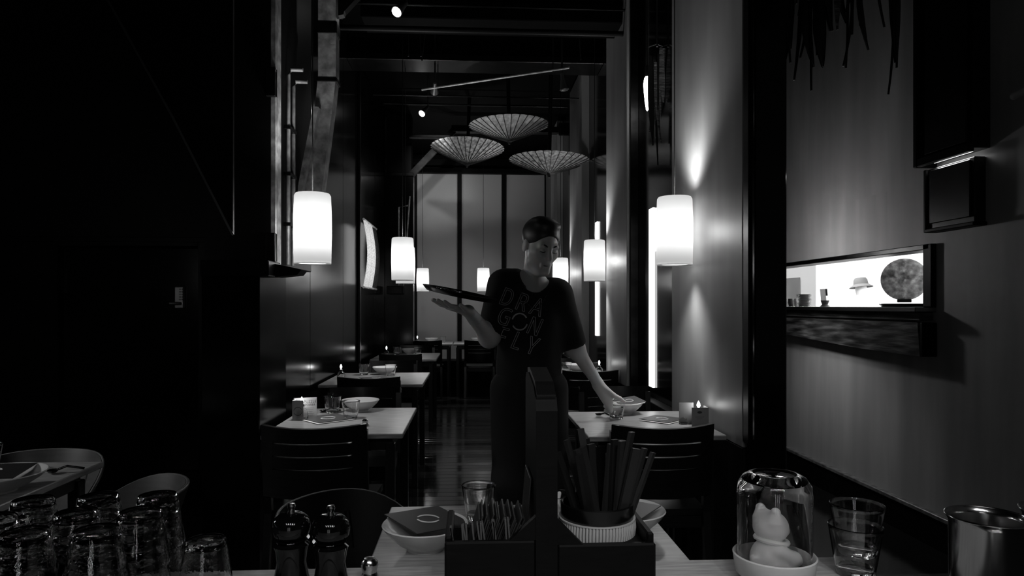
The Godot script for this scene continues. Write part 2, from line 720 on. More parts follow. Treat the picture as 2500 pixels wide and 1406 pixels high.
	part(w, "edge_trim", bar([Vector3(-0.884, 1.572, -2.598), Vector3(-1.1, 2.004, -2.598), Vector3(-2.05, 3.75, -2.598)], 0.008, 0.012, Vector3.BACK), "brushed_steel")


func make_left_side() -> void:
	var w := structure("wall_left", "glossy black lacquer panelled wall along the left tables")
	part(w, "backing", span(-1.3, -1.13, 0, 3.75, -3.42, -11.3, 0.0), "black_matte")
	var zs := [-3.55, -4.75, -5.95, -6.72, -7.9, -9.1, -10.3, -10.98]
	for i in zs.size() - 1:
		part(w, "panel", span(-1.13, -1.1, 0.02, 3.72, zs[i] - 0.004, zs[i + 1] + 0.004, 0.003), "lacquer")
	# front pier
	var p := structure("pillar_1", "dark pier at the front end of the left wall", "pillar")
	part(p, "shaft", span(-1.2, -0.945, 0, 1.455, -3.12, -3.56, 0.004), "lacquer")
	part(p, "cap", span(-1.2, -0.9, 1.44, 1.51, -3.1, -3.3, 0.005), "steel_dark")
	part(p, "bracket", prism([Vector2(-0.9, 1.44), Vector2(-0.8, 1.45), Vector2(-0.78, 1.475), Vector2(-0.9, 1.5)], -3.32, -3.2), "black_matte")
	part(p, "upper_shaft", span(-1.2, -0.965, 1.51, 3.75, -3.38, -4.2, 0.004), "dark_paint")
	part(p, "flange", span(-0.975, -0.945, 1.51, 3.75, -3.38, -3.47, 0.004), "duct_metal")
	part(p, "bolt_plate", span(-0.99, -0.945, 1.52, 1.66, -3.36, -3.4, 0.003), "steel_dark")
	part(p, "bolt_plate", span(-0.99, -0.945, 2.32, 2.46, -3.36, -3.4, 0.003), "steel_dark")
	var c := thing("conduit", "two thin metal conduits running up the left pier", "pipe", Vector3.ZERO)
	part(c, "pipe", tube([Vector3(-0.945, 1.52, -3.6), Vector3(-0.945, 2.5, -3.6), Vector3(-0.93, 2.53, -3.6), Vector3(-0.87, 2.53, -3.6)], 0.011), "duct_metal")
	part(c, "pipe", tube([Vector3(-0.945, 1.52, -3.7), Vector3(-0.945, 2.47, -3.7), Vector3(-0.93, 2.5, -3.7), Vector3(-0.87, 2.5, -3.7)], 0.011), "duct_metal")
	for y in [1.72, 1.98, 2.22]:
		part(c, "clip", span(-0.965, -0.93, y, y + 0.018, -3.585, -3.715, 0.002), "steel_dark")
	var dct := thing("air_duct", "dented sheet metal duct bending down beside the front left lamp", "duct")
	var dp := [Vector3(-0.82, 3.75, -4.0), Vector3(-0.82, 2.62, -4.0), Vector3(-0.832, 2.5, -4.0), Vector3(-0.9, 1.96, -4.0), Vector3(-0.95, 1.56, -4.0)]
	part(dct, "duct", bar(dp, 0.1, 0.1), "duct_metal")
	part(dct, "collar", span(-0.876, -0.764, 2.585, 2.61, -3.944, -4.056, 0.003), "steel_dark")
	part(dct, "collar", span(-0.876, -0.764, 2.86, 2.93, -3.946, -4.054, 0.003), "steel_dark")
	part(dct, "side_strip", bar([Vector3(-0.865, 2.42, -3.9), Vector3(-0.958, 1.931, -3.9), Vector3(-1.0, 1.56, -3.9)], 0.05, 0.03), "duct_metal")
	# knee brace above the pier
	var kb := thing("knee_brace", "diagonal steel brace meeting the ceiling above the duct", "beam")
	part(kb, "strut", bar([Vector3(-0.79, 3.02, -4.06), Vector3(-0.15, 3.74, -4.06)], 0.075, 0.06, Vector3.BACK), "steel_dark")
	part(kb, "gusset_plate", prism([Vector2(-0.86, 2.97), Vector2(-0.74, 3.0), Vector2(-0.72, 3.1), Vector2(-0.86, 3.1)], -4.07, -4.02), "steel_dark")
	# batten at mid wall
	p = structure("trim_1", "slim steel batten on the left wall", "trim")
	part(p, "batten", span(-1.1, -1.075, 0.0, 3.7, -6.7, -6.76, 0.003), "steel_dark")
	# second portal: column, beam, braces
	p = structure("pillar_2", "dark steel column near the back of the left wall", "pillar")
	part(p, "shaft", span(-1.1, -0.74, 0, 2.98, -8.8, -9.0, 0.004), "lacquer")
	part(p, "upper_shaft", span(-1.08, -0.76, 2.99, 3.75, -8.82, -9.0, 0.004), "dark_paint")
	part(p, "band", span(-1.1, -0.735, 2.96, 3.0, -8.77, -8.8, 0.003), "steel_dark")
	part(p, "conduit", tube([Vector3(-0.92, 1.56, -8.78), Vector3(-0.92, 2.56, -8.78), Vector3(-0.8, 2.58, -8.78)], 0.012), "duct_metal")
	part(p, "conduit", tube([Vector3(-0.86, 1.56, -8.78), Vector3(-0.78, 2.7, -8.78)], 0.012), "duct_metal")
	part(p, "bracket", span(-1.06, -0.86, 1.45, 1.55, -8.66, -8.8, 0.006), "steel_dark")
	var b := structure("trim_2", "steel portal beam with a slanting brace in front of the back wall", "beam")
	part(b, "beam", span(-0.25, 1.25, 3.54, 3.62, -8.78, -8.9, 0.004), "steel_dark")
	part(b, "brace", bar([Vector3(-0.77, 2.98, -8.84), Vector3(-0.19, 3.6, -8.84)], 0.08, 0.05, Vector3.BACK), "steel_dark")
	part(b, "end_plate", span(1.13, 1.25, 3.5, 3.66, -8.74, -8.78, 0.004), "steel_dark")
	# lit triptych of paper scrolls
	var s := thing("scroll_triptych", "three curved lit paper strips hanging side by side on the left wall", "wall art", Vector3(-1.1, 0, 0))
	for i in 3:
		var rows := []
		for r in 9:
			var v := r / 8.0
			var row := []
			for q in 5:
				var u := q / 4.0
				row.append(Vector3(0.03 + 0.006 * sin(PI * u) + 0.04 * sin(PI * v), 1.5 + 0.66 * v, -6.9 - 0.31 * i - 0.27 * u))
			rows.append(row)
		part(s, "paper_strip", sheet(rows, 0.006), "scroll_glow" if i < 2 else "scroll_ink")
		part(s, "rod", tube([Vector3(0.03, 1.49, -6.89 - 0.31 * i), Vector3(0.03, 1.49, -7.18 - 0.31 * i)], 0.012), "scroll_paper")
		part(s, "rod", tube([Vector3(0.03, 2.17, -6.89 - 0.31 * i), Vector3(0.03, 2.17, -7.18 - 0.31 * i)], 0.012), "scroll_paper")
	area(s, Vector3(0.16, 1.83, -7.2), Vector3(-1, 0, 0), Vector2(0.6, 0.6), 0.05)


func make_right_side() -> void:
	# partition that carries the pale panels
	var w := structure("wall_right", "dark partition with tall pale satin panels along the right tables")
	part(w, "backing", span(1.2, 1.28, 0, 3.75, -2.75, -11.3, 0.0), "black_gloss")
	part(w, "dado", span(1.12, 1.2, 0.0, 0.72, -2.76, -3.757, 0.003), "black_matte")
	part(w, "dado", span(1.13, 1.2, 0.0, 0.7, -3.757, -11.0, 0.003), "black_matte")
	for r in [[-2.762, -3.757, 0.72], [-4.864, -5.611, 0.72], [-6.873, -7.708, 0.72], [-8.855, -9.542, 0.72]]:
		part(w, "panel", span(1.12, 1.2, r[2], 3.72, r[0], r[1], 0.004), "satin_panel")
	for z in [-3.775, -4.846, -5.63]:
		part(w, "edge_trim", span(1.14, 1.2, 0.72, 3.72, z - 0.012, z + 0.012, 0.003), "steel_dark")
	part(w, "seam_pipe", tube([Vector3(1.18, 0.8, -3.85), Vector3(1.18, 3.7, -3.85)], 0.012), "steel_dark")
	var win := structure("window_4", "narrow bright slit between two pale panels, nearest the front", "window")
	part(win, "slit_glow", span(1.185, 1.2, 0.77, 1.95, -4.40, -4.50, 0.002), "window_glow")
	part(win, "upper_slit_glow", span(1.17, 1.2, 1.66, 1.93, -4.28, -4.39, 0.002), "window_glow")
	area(win, Vector3(1.17, 1.36, -4.45), Vector3(-1, 0, 0), Vector2(0.1, 1.15), 0.02)
	win = structure("window_5", "second narrow bright slit, beyond the second pale panel", "window")
	part(win, "slit_glow", span(1.185, 1.2, 1.02, 2.1, -6.38, -6.48, 0.002), "window_glow")
	area(win, Vector3(1.17, 1.55, -6.43), Vector3(-1, 0, 0), Vector2(0.1, 1.05), 0.015)
	# added glowing bulb and dried strips, standing in for reflections in the window
	var l := thing("wall_lamp", "slim glowing bulb added for a lamp reflection in the black wall above the right slit", "bulb reflection", Vector3(1.17, 2.7, -4.48))
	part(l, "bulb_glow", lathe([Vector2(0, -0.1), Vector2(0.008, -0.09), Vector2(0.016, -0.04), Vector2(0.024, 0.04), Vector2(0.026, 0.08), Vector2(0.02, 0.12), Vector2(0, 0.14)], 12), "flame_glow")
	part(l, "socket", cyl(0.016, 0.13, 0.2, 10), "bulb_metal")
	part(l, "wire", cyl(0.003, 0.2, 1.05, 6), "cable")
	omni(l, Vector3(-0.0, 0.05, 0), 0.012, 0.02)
	leaves("dried_leaf_bunch", "bunch of dried strips standing in for a reflected bunch beside the glowing bulb", Vector3(1.165, 2.83, -4.22), 10, 0.055, 1.05, 5)
	leaves("dried_leaf_bunch", "wide dark bunch of dried leaves hanging at the upper right", Vector3(1.66, 3.05, -3.0), 34, 0.3, 0.8, 9)
	# black column at the front of the partition
	var c := structure("pillar_3", "black lacquered column in front of the right wall", "pillar")
	part(c, "shaft", span(1.13, 1.262, 0, 3.75, -2.66, -2.755, 0.006), "black_gloss")
	part(c, "edge_bead", span(1.12, 1.131, 0.75, 3.7, -2.7, -2.755, 0.003), "steel_dark")
	# outer right wall with the kitchen hatch
	w = structure("wall_right_outer", "grey plastered wall with the kitchen hatch")
	part(w, "wall_below", span(2.52, 2.62, 0, 1.3, 2.6, -8.1, 0.0), "kitchen_wall_paint")
	part(w, "wall_above", span(2.52, 2.62, 1.62, 3.75, 2.5, -8.1, 0.0), "kitchen_wall_paint")
	part(w, "wall_side", span(2.52, 2.62, 1.3, 1.62, 2.5, -3.63, 0.0), "kitchen_wall_paint")
	part(w, "wall_side", span(2.52, 2.62, 1.3, 1.62, -6.3, -8.1, 0.0), "kitchen_wall_paint")
	w = structure("wall_aisle_end", "dark wall closing the side aisle behind the column")
	part(w, "slab", span(1.28, 2.52, 0, 3.75, -8.0, -8.1, 0.0), "dark_paint")
	var t := structure("baseboard_right", "dark baseboard with a pale top edge along the grey wall", "baseboard")
	part(t, "board", span(2.495, 2.52, 0, 0.16, 2.4, -8.0, 0.003), "black_matte")
	part(t, "top_edge", span(2.485, 2.52, 0.16, 0.185, 2.4, -8.0, 0.004), "duct_metal")
	# cabinets
	var k := thing("wall_cabinet", "upper dark box cabinet with a light under it at the top right", "cabinet", Vector3(2.52, 0, 0))
	part(k, "body", span(-0.09, 0.0, 2.075, 3.2, -3.17, -3.54, 0.004), "cabinet_black")
	part(k, "door", span(-0.105, -0.09, 2.11, 3.15, -3.2, -3.51, 0.004), "cabinet_black")
	part(k, "bottom_rail", span(-0.12, -0.09, 2.055, 2.1, -3.16, -3.55, 0.004), "chair_wood")
	part(k, "side_stile", span(-0.12, -0.0, 2.055, 3.2, -3.55, -3.58, 0.004), "black_matte")
	part(k, "light_glow", span(-0.075, -0.05, 2.066, 2.075, -3.22, -3.5, 0.002), "lamp_glow")
	area(k, Vector3(-0.062, 2.06, -3.36), Vector3(-0.15, -1, 0), Vector2(0.02, 0.26), 0.02)
	k = thing("wall_cabinet", "lower dark box cabinet under the lit one, by the grey wall", "cabinet", Vector3(2.52, 0, 0))
	part(k, "body", span(-0.06, 0.0, 1.715, 2.04, -3.2, -3.54, 0.004), "cabinet_black")
	part(k, "door", span(-0.07, -0.06, 1.745, 2.03, -3.22, -3.52, 0.004), "cabinet_black")
	part(k, "side_stile", span(-0.075, -0.0, 1.71, 2.04, -3.54, -3.56, 0.004), "black_matte")
	part(k, "bottom_rail", span(-0.075, -0.0, 1.7, 1.72, -3.19, -3.56, 0.004), "black_matte")
	single("wooden_rod", "pale rounded rod end jutting in at the top right corner", "rod", tube([Vector3(1.822, 2.012, -2.2), Vector3(1.826, 2.014, -2.2), Vector3(2.3, 2.25, -2.2)], 0.012, 12, [0.6, 1, 1]), "paper_grey")


func leaves(called: String, label: String, at: Vector3, n: int, spread: float, length: float, sd: int) -> void:
	var r := RandomNumberGenerator.new()
	r.seed = sd
	var o := thing(called, label, "dried leaves", at)
	part(o, "string", tube([Vector3(0, 0.1, 0), Vector3(0, 3.75 - at.y, 0)], 0.006), "cable")
	part(o, "hoop", tube([Vector3(-spread, 0.1, 0), Vector3(0, 0.12, 0), Vector3(spread, 0.1, 0)], 0.005), "cable")
	for i in n:
		var l := length * r.randf_range(0.3, 0.62)
		var wd := r.randf_range(0.008, 0.02)
		var x := r.randf_range(-spread, spread)
		var z := r.randf_range(-0.05, 0.05) * (1.0 + spread)
		var top := 0.1 - r.randf_range(0.0, 0.45) * (0.3 if spread < 0.1 else 1.0)
		var turn := r.randf_range(-0.9, 0.9)
		var bend := r.randf_range(-0.05, 0.05)
		var rows := []
		for k in 7:
			var v := k / 6.0
			var half: float = wd * (0.25 + 1.0 * sin(PI * minf(0.08 + v * 0.92, 1.0)) if k < 6 else 0.12)
			var row := []
			for u in [-1.0, 0.0, 1.0]:
				var p := Vector3(u * half, 0, 0.006 * (1.0 - absf(u))).rotated(Vector3.UP, turn + v * 0.6)
				row.append(p + Vector3(x + bend * v * v, top - l * v, z))
			rows.append(row)
		var pale := (spread > 0.1 and i == 7) or (spread < 0.1 and i % 3 < 2)  # leaves meant to look lit take the paler colour
		if spread > 0.1 and i == 7:
			for row in rows:
				for u in 3:
					row[u] += Vector3(-0.06 - x, -0.28 - top, 0.1 - z)
		part(o, "leaf", sheet(rows, 0.003), "leaf_lit" if pale else "leaf_dark")


func make_kitchen() -> void:
	var w := structure("wall_kitchen", "white kitchen walls seen through the hatch")
	part(w, "wall_panel", span(6.1, 6.2, 0, 3.0, -2.6, -11.0, 0.0), "kitchen_white")
	part(w, "wall_panel", span(2.62, 6.2, 0, 3.0, -10.9, -11.0, 0.0), "kitchen_white")
	part(w, "wall_panel", span(2.62, 6.2, 0, 3.0, -2.6, -2.7, 0.0), "kitchen_white")
	part(w, "wall_panel", span(2.52, 2.62, 0, 3.75, -8.1, -11.0, 0.0), "kitchen_wall_paint")
	part(w, "wall_panel", span(2.62, 6.2, 2.9, 3.0, -2.6, -11.0, 0.0), "kitchen_white")
	for z in [-4.2, -6.8, -9.3]:
		var l := thing("kitchen_light", "bright ceiling light panel inside the kitchen, %s" % ("nearest the hatch corner" if z > -5 else "over its middle" if z > -8 else "over its far end"), "ceiling light", Vector3(4.6, 2.82, z))
		part(l, "panel_glow", span(-0.6, 0.6, 0, 0.02, -0.6, 0.6, 0.004), "lamp_glow")
		area(l, Vector3(0, -0.02, 0), Vector3(0, -1, 0), Vector2(1.1, 1.1), 7.0)
	# shelf, beam and head frame of the hatch
	var s := single("hatch_shelf", "steel topped shelf along the kitchen hatch", "shelf", span(2.4, 2.66, 1.272, 1.3, -3.56, -6.3, 0.004), "brushed_steel")
	s = single("hatch_rail", "dark rail under the steel hatch shelf", "rail", span(2.44, 2.52, 1.225, 1.272, -3.58, -6.3, 0.004), "beam_wood")
	var b := thing("worn_plank", "thick worn wooden plank with a slanting end below the hatch shelf", "plank")
	part(b, "board", beam_mesh(), "beam_wood")
	part(b, "iron_end", span(2.435, 2.52, 1.03, 1.215, -3.55, -3.575, 0.004), "black_matte")
	var f := structure("trim_3", "dark metal trim around the kitchen hatch", "trim")
	part(f, "head", span(2.49, 2.64, 1.615, 1.645, -3.58, -6.3, 0.004), "steel_dark")
	part(f, "jamb", span(2.49, 2.64, 1.3, 1.645, -3.56, -3.63, 0.004), "black_matte")
	# things on the shelf
	var moon := thing("round_pan", "large round mottled disc standing in the hatch like a moon", "disc", Vector3(2.76, 1.474, -4.2), -0.55)
	part(moon, "disc", lathe([Vector2(0, -0.012), Vector2(0.11, -0.01), Vector2(0.13, -0.004), Vector2(0.134, 0.004), Vector2(0.115, 0.014), Vector2(0, 0.024)], 40), "moon_disc", Vector3.ZERO, Vector3(PI / 2, 0, 0))
	part(moon, "foot", span(-0.04, 0.04, -0.146, -0.126, -0.03, 0.03, 0.004), "steel_dark")
	var tr := thing("serving_tray", "stack of black trays under the mottled disc", "tray", Vector3(2.55, 1.3, -3.87))
	for i in 2:
		var p := part(tr, "tray", lathe([Vector2(0, 0), Vector2(0.1, 0), Vector2(0.115, 0.012), Vector2(0.112, 0.014), Vector2(0.096, 0.005), Vector2(0, 0.005)], 28), "mill_lacquer", Vector3(0, 0.006 * i, 0.0))
		p.scale = Vector3(0.85, 1, 1.9)
	for i in 10:
		single("plate", "small grey plate in the tall stack on the hatch shelf", "plate", lathe([Vector2(0, 0), Vector2(0.03, 0), Vector2(0.055, 0.008), Vector2(0.057, 0.01), Vector2(0.03, 0.004), Vector2(0, 0.004)], 20), "plate_grey", Vector3(2.6, 1.3 + 0.0095 * i, -5.2), Vector3.ZERO, "plates stacked on the hatch shelf")
	for i in 2:
		var cup := lathe([Vector2(0, 0), Vector2(0.04, 0), Vector2(0.047, 0.03), Vector2(0.045, 0.062), Vector2(0.041, 0.06), Vector2(0.04, 0.008), Vector2(0, 0.008)], 20)
		single("tin_pot", ["round steel pot before the plate stack on the hatch shelf", "dull dark pot beside the column on the hatch shelf"][i], "pot", cup, ["brushed_steel", "plate_grey"][i], Vector3(2.6, 1.3, -5.36 - 0.16 * i))
	var carton := thing("paper_carton", "light folded carton standing alone on the hatch shelf", "carton", Vector3(2.59, 1.3, -4.86))
	part(carton, "tub", lathe([Vector2(0, 0.0), Vector2(0.035, 0.0), Vector2(0.02, 0.015), Vector2(0.03, 0.045), Vector2(0.028, 0.045), Vector2(0.012, 0.018), Vector2(0, 0.018)], 16), "print_dark")
	part(carton, "card", span(-0.004, 0.004, 0.03, 0.13, -0.03, 0.02, 0.002), "paper", Vector3.ZERO, Vector3(0, 0.3, 0.12))
	part(carton, "flap", span(-0.003, 0.003, 0.08, 0.13, 0.02, 0.035, 0.001), "print_dark", Vector3.ZERO, Vector3(0, 0.3, 0.12))
	var fr := thing("kitchen_fridge", "grey fridge inside the kitchen behind the plates", "fridge", Vector3(4.35, 0, -9.3))
	part(fr, "cabinet", span(-0.35, 0.3, 0.05, 1.9, -0.35, 0.35, 0.01), "fridge_grey")
	var fd := part(fr, "door", span(-0.4, -0.35, 0.08, 1.88, -0.34, 0.34, 0.01), "fridge_grey")
	part(fd, "handle", tube([Vector3(-0.43, 1.0, 0.28), Vector3(-0.43, 1.6, 0.28)], 0.012), "steel")
	single("apron_cloth", "grey cloth hanging inside the kitchen behind the stacked plates", "cloth", cloth_mesh(), "fridge_mid", Vector3(3.42, 1.36, -7.1))
	# cook, washed out by the light: hat, head and white jacket
	var ck := thing("person", "cook in a white jacket and brimmed grey hat inside the bright kitchen", "person", Vector3(5.42, 0.08, -9.2))
	var prims := [
		[0, Vector3(0, 1.47, 0), Vector3(0.07, 0.1, 0.085), Basis.IDENTITY], [1, Vector3(0, 1.28, 0), Vector3(0, 1.4, 0), 0.06, 0.05],
		[1, Vector3(0, 0.9, 0), Vector3(0, 1.2, 0), 0.15, 0.15], [1, Vector3(0, 1.24, -0.16), Vector3(0, 1.24, 0.16), 0.06, 0.06],
		[1, Vector3(0, 1.22, -0.19), Vector3(-0.05, 0.95, -0.24), 0.05, 0.042], [1, Vector3(0, 1.22, 0.19), Vector3(-0.05, 0.95, 0.24), 0.05, 0.042],
		[1, Vector3(-0.05, 0.95, -0.24), Vector3(-0.25, 0.95, -0.16), 0.042, 0.035], [1, Vector3(-0.05, 0.95, 0.24), Vector3(-0.25, 0.95, 0.16), 0.042, 0.035],
		[1, Vector3(0, 0.9, -0.09), Vector3(0, 0.08, -0.1), 0.09, 0.06], [1, Vector3(0, 0.9, 0.09), Vector3(0, 0.08, 0.1), 0.09, 0.06], [1, Vector3(0.02, 0.04, 0.1), Vector3(-0.14, 0.03, 0.1), 0.04, 0.03], [1, Vector3(0.02, 0.04, -0.1), Vector3(-0.14, 0.03, -0.1), 0.04, 0.03]]
	part(ck, "body", blob_mesh([[prims, Vector3(-0.32, -0.02, -0.34), Vector3(0.22, 1.62, 0.34), 0.024, 0.05]]), "cook_white")
	var hat := lathe([Vector2(0.088, 0.0), Vector2(0.15, -0.035), Vector2(0.153, -0.03), Vector2(0.095, 0.012), Vector2(0.088, 0.07), Vector2(0.07, 0.1), Vector2(0, 0.108)], 24)
	part(ck, "hat", hat, "hat_felt", Vector3(0, 1.51, 0), Vector3(-0.12, 0, 0.05))


func beam_mesh() -> ArrayMesh:
	var st := begin()
	var poly := [Vector2(3.6, 1.215), Vector2(6.3, 1.215), Vector2(6.3, 1.09), Vector2(5.2, 1.085), Vector2(4.2, 1.04), Vector2(3.58, 1.03)]
	var pv := PackedVector2Array()
	for p: Vector2 in poly:
		pv.append(Vector2(p.x, p.y))
	pv.reverse()
	add_prism(st, pv, 2.44, 2.52)
	var m := done(st)
	# the prism lies in x/y with depth z: turn it so that its length runs along -z
	var out := SurfaceTool.new()
	out.begin(Mesh.PRIMITIVE_TRIANGLES)
	out.append_from(m, 0, Transform3D(Basis(Vector3(0, 0, -1), Vector3(0, 1, 0), Vector3(1, 0, 0)), Vector3.ZERO))
	return out.commit()


func cloth_mesh() -> ArrayMesh:
	var rows := []
	for i in 8:
		var row := []
		for j in 8:
			var v := i / 7.0
			var u := j / 7.0
			row.append(Vector3(0.02 * sin(u * 9.0) * (1 - v), 0.24 * v, 0.2 - 0.42 * u))
		rows.append(row)
	return sheet(rows, 0.006)


# ---------------------------------------------------------------- ceiling: beams, pipes, rail, spotlights

func make_ceiling_things() -> void:
	var b := structure("trim_4", "wide dark beam crossing the ceiling above the parasols", "beam")
	part(b, "web", span(-1.1, 1.2, 3.56, 3.75, -6.2, -6.4, 0.004), "dark_paint")
	part(b, "flange", span(-1.1, 1.2, 3.5, 3.56, -6.14, -6.46, 0.004), "steel_dark")
	b = structure("trim_5", "dark beam crossing the ceiling near the front", "beam")
	part(b, "web", span(-0.8, 1.2, 3.4, 3.75, -5.0, -5.3, 0.006), "ceiling_paint")
	single("ceiling_pipe", "thin pipe across the ceiling above the lit front spotlight", "pipe", tube([Vector3(-0.95, 3.46, -4.92), Vector3(1.12, 3.46, -4.92)], 0.009), "steel_dark")
	single("ceiling_pipe", "fatter pipe just below the thin front ceiling pipe", "pipe", tube([Vector3(-0.95, 3.31, -4.98), Vector3(1.12, 3.31, -4.98)], 0.022), "dark_paint")
	single("ceiling_pipe", "thin pipe across the ceiling behind the tilted rail", "pipe", tube([Vector3(-1.0, 3.46, -7.05), Vector3(1.12, 3.46, -7.05)], 0.008), "steel_dark")
	single("ceiling_pipe", "pipe across the ceiling behind the top parasol", "pipe", tube([Vector3(-1.0, 3.62, -7.9), Vector3(1.12, 3.62, -7.9)], 0.012), "steel_dark")
	single("cable_tray", "dark cable tray hung low at the back left of the ceiling", "tray", span(-0.75, -0.25, 3.34, 3.37, -8.3, -8.4, 0.003), "steel_dark")
	var r := thing("track_rail", "slanting pale track rail hung above the parasols", "rail")
	part(r, "bar", tube([Vector3(-0.45, 3.286, -6.3), Vector3(0.832, 3.324, -5.75)], 0.011), "duct_metal")
	for x in [-0.3, 0.7]:
		var t: float = (x + 0.45) / 1.282
		part(r, "hanger", cyl(0.004, 3.3, 3.75, 6), "cable", Vector3(x, 0, lerpf(-6.3, -5.75, t)))
	track_head("track spotlight at the left end of the slanting rail, turned to the left parasol", Vector3(-0.325, 3.32, -6.2), 0.25, true, Vector3(-0.09, -0.06, -1.75), 1.8, 10.0, 1.25)
	track_head("unlit cone spotlight at the right end of the slanting rail", Vector3(0.776, 3.29, -5.8), -0.15, false)
	track_head("lit spotlight hanging from the front ceiling pipe", Vector3(-0.455, 3.44, -4.85), 0.55, true, Vector3(-0.35, -1.0, 0.25))
	track_head("lit spotlight shining beside the left parasol", Vector3(-0.463, 3.45, -7.4), 0.55, true, Vector3(0.06, -0.22, -0.5))
	for c in [[-0.5, -5.5, 0.0], [-0.42, -5.5, 0.02], [-0.35, -5.6, -0.05], [0.86, -5.5, 0.03]]:
		single("hanging_cable", "thin black cable hanging down from the ceiling beam", "cable", tube([Vector3(c[0], 3.75, c[1]), Vector3(c[0] + c[2], 3.3, c[1])], 0.005), "cable", Vector3.ZERO, Vector3.ZERO, "loose cables at the ceiling beams")


func track_head(label: String, at: Vector3, tilt: float, lit: bool, towards := Vector3.DOWN, energy := 0.42, cone := 30.0, pitch := -0.6) -> void:
	var o := thing("track_spotlight", label, "spotlight", at)
	var b := Basis(Vector3(0, 0, 1), -tilt) * Basis(Vector3(1, 0, 0), pitch if lit else 0.0)
	part(o, "stem", cyl(0.008, 0.0, 3.75 - at.y, 8), "cable")
	var st := begin()
	add_lathe(st, [Vector2(0, 0), Vector2(0.014, 0), Vector2(0.02, -0.05), Vector2(0.04, -0.14), Vector2(0.036, -0.14), Vector2(0, -0.125)], 16, Vector3.ZERO, b)
	part(o, "housing", done(st), "bulb_metal")
	st = begin()
	add_lathe(st, [Vector2(0, -0.128), Vector2(0.035, -0.138), Vector2(0.033, -0.146), Vector2(0, -0.156)].map(func(p): return Vector2(p.x, p.y)), 16, Vector3.ZERO, b)
	part(o, "lens_glow" if lit else "lens", done(st), "flame_glow" if lit else "bulb_metal")
	if lit:
		spot(o, b * Vector3(0, -0.17, 0), towards, energy, cone, 0.03)


# ---------------------------------------------------------------- pendant lamps

func make_lamps() -> void:
	var lamps := [
		[-0.764, -3.35, "glowing cylinder lamp over the front left table, nearest the duct"],
		[-0.546, -5.5, "second glowing cylinder lamp on the left, half covering the next one"],
		[-0.605, -6.35, "glowing cylinder lamp mostly hidden behind the second left one"],
		[-0.702, -10.0, "small far lamp before the leftmost back blind"],
		[0.178, -9.9, "small far lamp in the middle, left of the waiter"],
		[1.013, -3.35, "large glowing cylinder lamp over the front right table"],
		[1.02, -5.6, "second glowing cylinder lamp on the right with the slit behind it"],
		[1.02, -7.75, "glowing cylinder lamp behind the waiter's shoulder"],
		[-2.9, -2.5, "glowing cylinder lamp beyond the left edge over the far left table"],
		[2.02, -4.6, "glowing cylinder lamp in the side aisle behind the black column"],
	]
	var h := 0.34
	var shade := lathe([Vector2(0.085, 0), Vector2(0.0875, 0.002), Vector2(0.0905, h * 0.4), Vector2(0.09, h * 0.7), Vector2(0.086, h - 0.01), Vector2(0.08, h), Vector2(0.076, h),
		Vector2(0.083, h - 0.014), Vector2(0.0865, h * 0.7), Vector2(0.087, h * 0.4), Vector2(0.084, 0.002), Vector2(0.085, 0)], 40)
	for d in lamps:
		var y0 := 1.508
		var o := thing("pendant_lamp", d[2], "pendant lamp", Vector3(d[0], y0, d[1]), 0, "paper cylinder pendant lamps")
		part(o, "shade", shade, "shade_paper")
		part(o, "diffuser_frame", cyl(0.083, 0.0105, 0.014, 32), "bulb_metal")  # added disc that stops the diffuser glow from going up into the shade
		part(o, "diffuser_glow", cyl(0.083, 0.006, 0.01, 32), "lamp_glow")
		part(o, "spider", tube([Vector3(-0.08, h - 0.012, 0), Vector3(0.08, h - 0.012, 0)], 0.003), "bulb_metal")
		part(o, "socket", cyl(0.018, h - 0.09, h - 0.01, 12), "bulb_metal")
		part(o, "cord", cyl(0.0028, h - 0.01, 3.75 - y0, 6), "cable")
		if d[0] < -2.0:
			omni(o, Vector3(0, h * 0.5, 0), 0.12, 0.04)
			spot(o, Vector3(0, -0.012, 0), Vector3(0.5, -1, 0.15), LAMP_DOWN * 4.5, 60.0, 0.07)
			continue
		if d[0] > 2.0:
			omni(o, Vector3(0, h * 0.5, 0), LAMP_SIDE * 2.6, 0.04)
			spot(o, Vector3(0, -0.012, 0), Vector3.DOWN, LAMP_DOWN, 66.0, 0.07)
			continue
		omni(o, Vector3(0, h * 0.5, 0), LAMP_SIDE, 0.04)
		spot(o, Vector3(0, -0.012, 0), Vector3.DOWN, LAMP_DOWN, 54.0, 0.07)
		spot(o, Vector3(0, h + 0.012, 0), Vector3.UP, LAMP_UP, 62.0, 0.06)


# ---------------------------------------------------------------- parasols

func make_parasols() -> void:
	parasol("open paper parasol hung upside down, highest of the three", Vector3(0.398, 3.015, -7.1), 0.42, 0.165, Vector3(0.0, 0, 0.02), "parasol_paper", 0.2)
	parasol("upside down paper parasol at the left, lit bright at its edge", Vector3(-0.045, 2.95, -8.0), 0.43, 0.2, Vector3(0.0, 0, -0.07), "parasol_print", 1.1)
	parasol("lowest upside down paper parasol with blotchy print, at the right", Vector3(0.79, 2.636, -6.9), 0.41, 0.145, Vector3(0.02, 0, 0.01), "parasol_print", 2.3)


